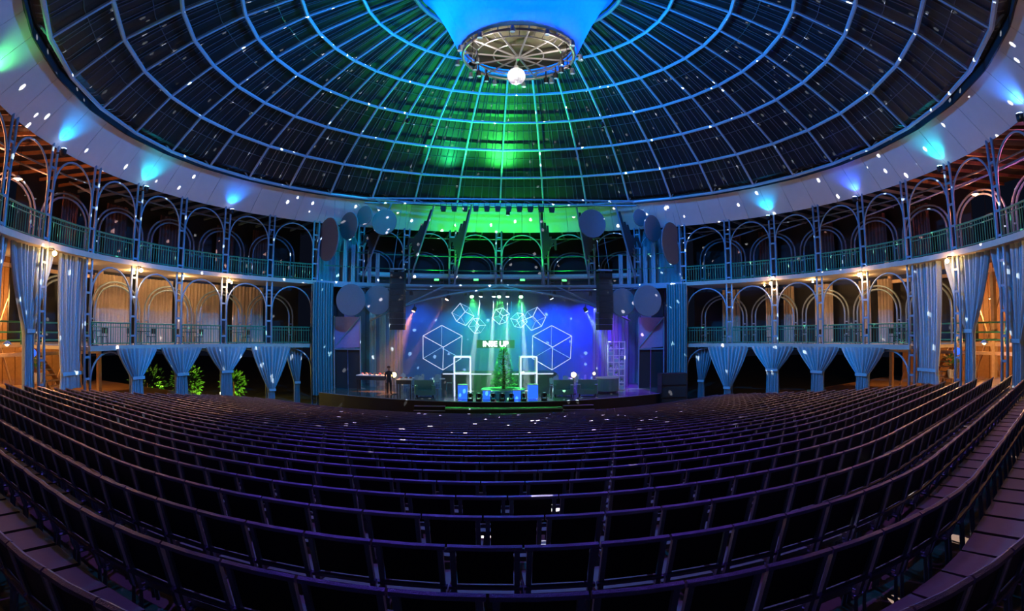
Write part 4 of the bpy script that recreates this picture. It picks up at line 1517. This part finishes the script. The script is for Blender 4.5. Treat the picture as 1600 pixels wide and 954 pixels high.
# person standing by the buffet
per = thing('person', 'person in dark clothes standing beside the buffet tables', 'person', (-7.25, 13.2, STG), R_(20))
def skin_body():
    J = [((0, 0, 0.95), 0.13), ((0, 0, 1.15), 0.12), ((0, 0, 1.38), 0.15), ((0, 0, 1.5), 0.06), ((0, -0.01, 1.58), 0.055), ((0, -0.02, 1.68), 0.1), ((0, -0.01, 1.77), 0.07),
         ((-0.18, 0, 1.42), 0.065), ((-0.25, 0.01, 1.16), 0.05), ((-0.22, -0.1, 0.93), 0.038), ((-0.21, -0.13, 0.84), 0.03),
         ((0.18, 0, 1.42), 0.065), ((0.26, 0.02, 1.16), 0.05), ((0.2, -0.14, 0.98), 0.038), ((0.17, -0.2, 0.92), 0.03),
         ((-0.1, 0, 0.88), 0.1), ((-0.11, -0.01, 0.48), 0.075), ((-0.11, 0.02, 0.08), 0.05), ((-0.12, -0.14, 0.05), 0.045),
         ((0.1, 0, 0.88), 0.1), ((0.12, 0.0, 0.48), 0.075), ((0.13, 0.04, 0.08), 0.05), ((0.15, -0.11, 0.05), 0.045)]
    E = [(0, 1), (1, 2), (2, 3), (3, 4), (4, 5), (5, 6), (2, 7), (7, 8), (8, 9), (9, 10), (2, 11), (11, 12), (12, 13), (13, 14), (0, 15), (15, 16), (16, 17), (17, 18), (0, 19), (19, 20), (20, 21), (21, 22)]
    for (hi, s) in ((10, -1), (14, 1)):
        h = Vector(J[hi][0])
        for q in range(5):
            b = len(J)
            o_ = Vector((s * (-0.03 + 0.015 * q), -0.02, -0.03)) if q else Vector((-s * 0.03, -0.03, -0.005))
            J.append((tuple(h + o_), 0.009))
            J.append((tuple(h + o_ * 1.0 + Vector((0, -0.015, -0.045 if q else -0.02))), 0.008))
            E.append((hi, b)); E.append((b, b + 1))
    me = bpy.data.meshes.new('body')
    me.from_pydata([j[0] for j in J], E, [])
    o = link('body', me, per)
    o.modifiers.new('skin', 'SKIN')
    for i, sv in enumerate(me.skin_vertices[0].data):
        sv.radius = (J[i][1], J[i][1] * (0.8 if i in (1, 2) else 1.0))
        sv.use_root = (i == 0)
    sub = o.modifiers.new('sub', 'SUBSURF')
    sub.levels = 1
    sub.render_levels = 1
    dm = mat('person_clothes', (0.012, 0.012, 0.015), 0.8)
    nt = dm.node_tree
    b = nt.nodes['Principled BSDF']
    tc = nt.nodes.new('ShaderNodeTexCoord'); sx = nt.nodes.new('ShaderNodeSeparateXYZ')
    nt.links.new(tc.outputs['Object'], sx.inputs[0])
    gt = nt.nodes.new('ShaderNodeMath'); gt.operation = 'GREATER_THAN'; gt.inputs[1].default_value = 1.53
    nt.links.new(sx.outputs['Z'], gt.inputs[0])
    lt = nt.nodes.new('ShaderNodeMath'); lt.operation = 'LESS_THAN'; lt.inputs[1].default_value = -0.11
    nt.links.new(sx.outputs['Y'], lt.inputs[0])
    gz = nt.nodes.new('ShaderNodeMath'); gz.operation = 'GREATER_THAN'; gz.inputs[1].default_value = 0.6
    nt.links.new(sx.outputs['Z'], gz.inputs[0])
    ml = nt.nodes.new('ShaderNodeMath'); ml.operation = 'MULTIPLY'
    nt.links.new(lt.outputs[0], ml.inputs[0]); nt.links.new(gz.outputs[0], ml.inputs[1])
    ad = nt.nodes.new('ShaderNodeMath'); ad.operation = 'MAXIMUM'
    nt.links.new(gt.outputs[0], ad.inputs[0]); nt.links.new(ml.outputs[0], ad.inputs[1])
    mx = nt.nodes.new('ShaderNodeMix'); mx.data_type = 'RGBA'
    mx.inputs[6].default_value = (0.012, 0.012, 0.016, 1); mx.inputs[7].default_value = (0.45, 0.27, 0.2, 1)
    nt.links.new(ad.outputs[0], mx.inputs[0]); nt.links.new(mx.outputs[2], b.inputs['Base Color'])
    me.materials.append(dm)
skin_body()
mb = MB()
mb.lathe([(0.08, 0.0), (0.112, 0.05), (0.1, 0.12), (0.001, 0.155)], 14, (0, 0.015, 1.68))
obj('hair', mb, M['bark'], per, True)
mb = MB()
mb.box((0, -0.125, 1.675), (0.025, 0.03, 0.05))
obj('nose', mb, M['skin'], per)

# ---- stage lamps
def stage_lamp(p, aim, col, power, spot, label, lens=3.0, blend=0.4, size=0.06, group='stage lamps'):
    t = thing('stage_lamp', label, 'lamp', p, 0, group)
    q3 = (Vector(aim) - Vector(p)).to_track_quat('-Z', 'Y').to_matrix()
    mb = MB()
    mb.lathe([(0.07, 0.2), (0.13, 0.12), (0.14, -0.14), (0.12, -0.14)], 12)
    mb.v = [tuple(q3 @ Vector(v)) for v in mb.v]
    obj('body', mb, M['black'], t, True)
    mb = MB()
    mb.lathe([(0.001, -0.16), (0.12, -0.15), (0.12, -0.14)], 12)
    mb.v = [tuple(q3 @ Vector(v)) for v in mb.v]
    obj('lens', mb, emat('lens', tuple(0.25 + 0.75 * c for c in col), lens), t)
    mb = MB()
    mb.tube([(0, 0.02, 0.1), (0, 0.05, 0.45)], 0.025, 5)
    obj('clamp', mb, M['black'], t)
    light('beam', 'SPOT', Vector(p) + q3 @ Vector((0, 0, -0.2)), col, power, t, aim, size, spot, blend)
    return t
GRN, WHT, ORG, BLU, PUR, CYN = (0.08, 1.0, 0.15), (0.75, 0.97, 1.0), (1.0, 0.3, 0.05), (0.0, 0.08, 1.0), (0.18, 0.02, 1.0), (0.0, 0.6, 0.75)
stage_lamp((-3.6, 16, 7.4), (-7.2, 14.8, 1.2), ORG, 9000, 8, 'orange stage lamp, leftmost on the arched truss', 40)
for n, x in enumerate((-2.0, -0.14, 1.35)):
    stage_lamp((x, 16, 7.6), (x * 0.4, 11.5, 1.0), GRN, 2800, 50, 'green stage lamp on the arched truss, %s of three from the left' % ORD[n + 1], 40)
for n, (x, ax) in enumerate(((-1.35, -2.2), (-0.45, -0.75), (0.5, 0.35), (1.45, 1.75))):
    stage_lamp((x, 17.2, 7.7), (ax, 16.0, 1.1), WHT, 75000, 6.5, 'narrow white beam lamp behind the arched truss, %s of four from the left' % ORD[n + 1], 10, 0.6, 0.03)
for n, (x, ax, c, e) in enumerate(((-6.6, -6.0, (0.0, 0.16, 0.9), 700), (-2.5, -2.2, CYN, 1100), (1.6, 1.4, (0.0, 0.55, 0.7), 1100), (4.2, 4.6, BLU, 2200), (7.0, 7.2, (0.03, 0.03, 1.0), 2600))):
    stage_lamp((x, 20.2, 8.0), (ax, 22.6, 3.6), c, e, 110, 'wash lamp above the back cloth, %s of five from the left' % ORD[n + 1], 4, 0.9, 0.1)
stage_lamp((9.6, 18.3, 7.88), (8.6, 15.5, 1.1), PUR, 9000, 80, 'violet stage lamp at the right wing', 8, 0.8)
stage_lamp((-9.6, 18.3, 7.88), (-9.2, 16.0, 1.5), (0.1, 0.5, 0.8), 700, 80, 'teal stage lamp at the left wing', 8, 0.8)
stage_lamp((-5.9, 16.0, 6.6), (-8.4, 13.9, 1.1), (1.0, 0.32, 0.1), 8000, 34, 'amber stage lamp over the buffet tables', 8, 0.7)
stage_lamp((3.4, 16.2, 7.5), (6.2, 15.5, 2.0), (0.5, 0.6, 1.0), 9000, 4, 'pale narrow beam lamp, right of the green lamps', 8, 0.5, 0.03)
stage_lamp((5.8, 16.0, 6.62), (7.85, 15.4, 2.7), (0.6, 1.0, 0.95), 5000, 24, 'pale cyan lamp added to brighten the display shelf', 4, 0.6)  # added lamp that gives the shelf its glow
stage_lamp((0.45, 15.95, 13.25), (0, 17.0, 2.0), (0.0, 0.55, 0.6), 1000, 60, 'teal lamp among the bar lamps, aimed down at the stage', 2, 0.8)
stage_lamp(tuple(pol(12.08, -30, 18.02)), (-10.8, 15.5, 9.0), (0.0, 0.5, 0.7), 3200, 60, 'teal lamp aimed at the left discs', 2, 0.9)
stage_lamp(tuple(pol(12.08, 30, 18.02)), (10.8, 15.5, 9.0), (0.0, 0.22, 1.0), 3000, 60, 'blue lamp aimed at the right discs', 2, 0.9)
stage_lamp((-7.5, -9.5, 18.02), (-4.0, -14.5, 2.0), (0.24, 0.12, 1.0), 2600, 75, 'violet lamp added on the dome over the rear seats, left one', 2, 0.9)  # added pair out of view, tinting the seats violet
stage_lamp((7.5, -9.5, 18.02), (4.0, -14.5, 2.0), (0.36, 0.14, 1.0), 2000, 75, 'violet lamp added on the dome over the rear seats, right one', 2, 0.9)

# thin stage haze that shows the beams
mb = MB()
mb.box((0, 14.9, 4.75), (16.6, 6.4, 7.2))
hz = obj('stage_haze', mb, M['dark'])
hm = bpy.data.materials.new('haze')
hm.use_nodes = True
hm.node_tree.nodes.clear()
ho = hm.node_tree.nodes.new('ShaderNodeOutputMaterial')
hv = hm.node_tree.nodes.new('ShaderNodeVolumeScatter')
hv.inputs['Density'].default_value = 0.035
hv.inputs['Color'].default_value = (0.9, 0.95, 1, 1)
hv.inputs['Anisotropy'].default_value = 0.2
hm.node_tree.links.new(hv.outputs[0], ho.inputs['Volume'])
hz.data.materials.clear()
hz.data.materials.append(hm)
stuff(hz)
tag(hz, 'thin haze filling the stage, lit by the beams', 'haze')

# ================================================================== SEATS
def cam_px(P):
    q = cam.rotation_euler.to_matrix().transposed() @ (Vector(P) - CAM)
    n = math.hypot(q.x, q.y) + 1e-9
    t = math.atan2(n, -q.z)
    r = 893.16 * (t - 0.05027 * t ** 3 + 0.0978 * t ** 5) if t < 1.3 else 5000
    return 800 + r * q.x / n, 477 - r * q.y / n

SW = 0.49
def seat_parts():
    """one wire-mesh theatre seat, facing +y, back at y = 0"""
    P = []
    tilt = 0.10
    mb = MB(); mb.tube([(-SW / 2 + 0.005, -tilt, 0.85), (0, -tilt - 0.012, 0.852), (SW / 2 - 0.005, -tilt, 0.85)], 0.024, 6); P.append(('top_rail', mb, 'rail'))
    mb = MB(); mb.slab([(-0.185, -0.035, 0.56), (0.185, -0.035, 0.56), (0.185, -tilt + 0.01, 0.83), (-0.185, -tilt + 0.01, 0.83)], (0, 0.02, 0)); P.append(('back_panel', mb, 'panel'))
    mb = MB(); mb.tube([(-SW / 2 + 0.005, -0.045, 0.535), (SW / 2 - 0.005, -0.045, 0.535)], 0.021, 6); P.append(('lower_rail', mb, 'rail'))
    for s in (-1, 1):
        mb = MB(); mb.slab([(s * 0.19, -0.02, 0.40), (s * 0.226, -0.02, 0.40), (s * 0.226, -tilt - 0.008, 0.84), (s * 0.19, -tilt - 0.008, 0.84)], (0, 0.03, 0)); P.append(('side_post', mb, 'post'))
    mb = MB(); mb.box((0, 0.25, 0.42), (0.43, 0.4, 0.045)); P.append(('seat_pan', mb, 'pan'))
    for s in (-1, 1):
        mb = MB(); mb.tube([(s * 0.2, -0.06, 0.0), (s * 0.2, 0.0, 0.385), (s * 0.2, 0.4, 0.385), (s * 0.2, 0.42, 0.0)], 0.02, 4); P.append(('leg', mb, 'post'))
    return P
PARTS = seat_parts()
seats = []
for i in range(NROW):
    R = RR[i]
    yc = CAM.y + row_d(i) + R
    n_arc = R * WING
    off = 0.5 if i % 2 else 0.0
    nmax = int(17 / SW)
    for j in range(-nmax, nmax + 1):
        l = (j + off) * SW
        sg = 1 if l >= 0 else -1
        a = sg * min(abs(l), n_arc) / R
        ex = max(0.0, abs(l) - n_arc)
        x, y = CX + R * math.sin(a) + sg * ex * math.cos(a), yc - R * math.cos(a) + ex * math.sin(abs(a))
        dx = x - CX
        if math.hypot(x, y) > 18.6 and y > -13:
            continue
        if abs(dx) > 13.5 and y <= -13:
            continue
        if y > front_y(x) - 2.4:
            continue
        px = cam_px((x, y, row_z(i) + 0.6))
        dist = (Vector((x, y, row_z(i) + 0.6)) - CAM).length
        inframe = -25 < px[0] < 1625 and px[1] < 1010
        seats.append((0 if inframe else 1, dist, i, x, y, a, px[0]))
shown = sorted([s for s in seats if s[0] == 0], key=lambda s: s[1])[:300]
shown_set = set((s[2], s[3]) for s in shown)
byrow = {}
for s in shown:
    byrow.setdefault(s[2], []).append(s)
proto_parts = [(n, mb.mesh(n, M[m])) for n, mb, m in PARTS]
nearest = sorted(byrow)
for ri, i in enumerate(nearest):
    for q, s in enumerate(sorted(byrow[i], key=lambda s: s[6])):
        o = link('theatre_seat', None, None, (s[3], s[4], row_z(i)), s[5])
        o.empty_display_size = 0.1
        wr = 'nearest row' if ri == 0 else '%s nearest row' % ORD[ri + 1]
        tag(o, 'dark mesh theatre seat, %s, %s from the left edge of the picture' % (wr, ORD[q + 1]), 'seat', 'mesh theatre seats in curved rows')
        for n, me in proto_parts:
            link(n, me, o)
# the remaining rows, too many to be single things
vs, fs, mi = [], [], []
mlist = ['rail', 'panel', 'post', 'pan']
for s in seats:
    if (s[2], s[3]) in shown_set:
        continue
    c, sn = math.cos(s[5]), math.sin(s[5])
    z0 = row_z(s[2])
    for n, mb, m in PARTS:
        b = len(vs)
        vs += [(s[3] + v[0] * c - v[1] * sn, s[4] + v[0] * sn + v[1] * c, z0 + v[2]) for v in mb.v]
        fs += [tuple(k + b for k in f) for f in mb.f]
        mi += [mlist.index(m)] * len(mb.f)
me = bpy.data.meshes.new('theatre_seat_rows')
me.from_pydata(vs, [], fs)
for m in mlist:
    me.materials.append(M[m])
me.polygons.foreach_set('material_index', mi)
me.update()
fr = link('theatre_seat_rows', me)
stuff(fr)
tag(fr, 'many farther rows of dark mesh theatre seats down to the stage', 'seats')
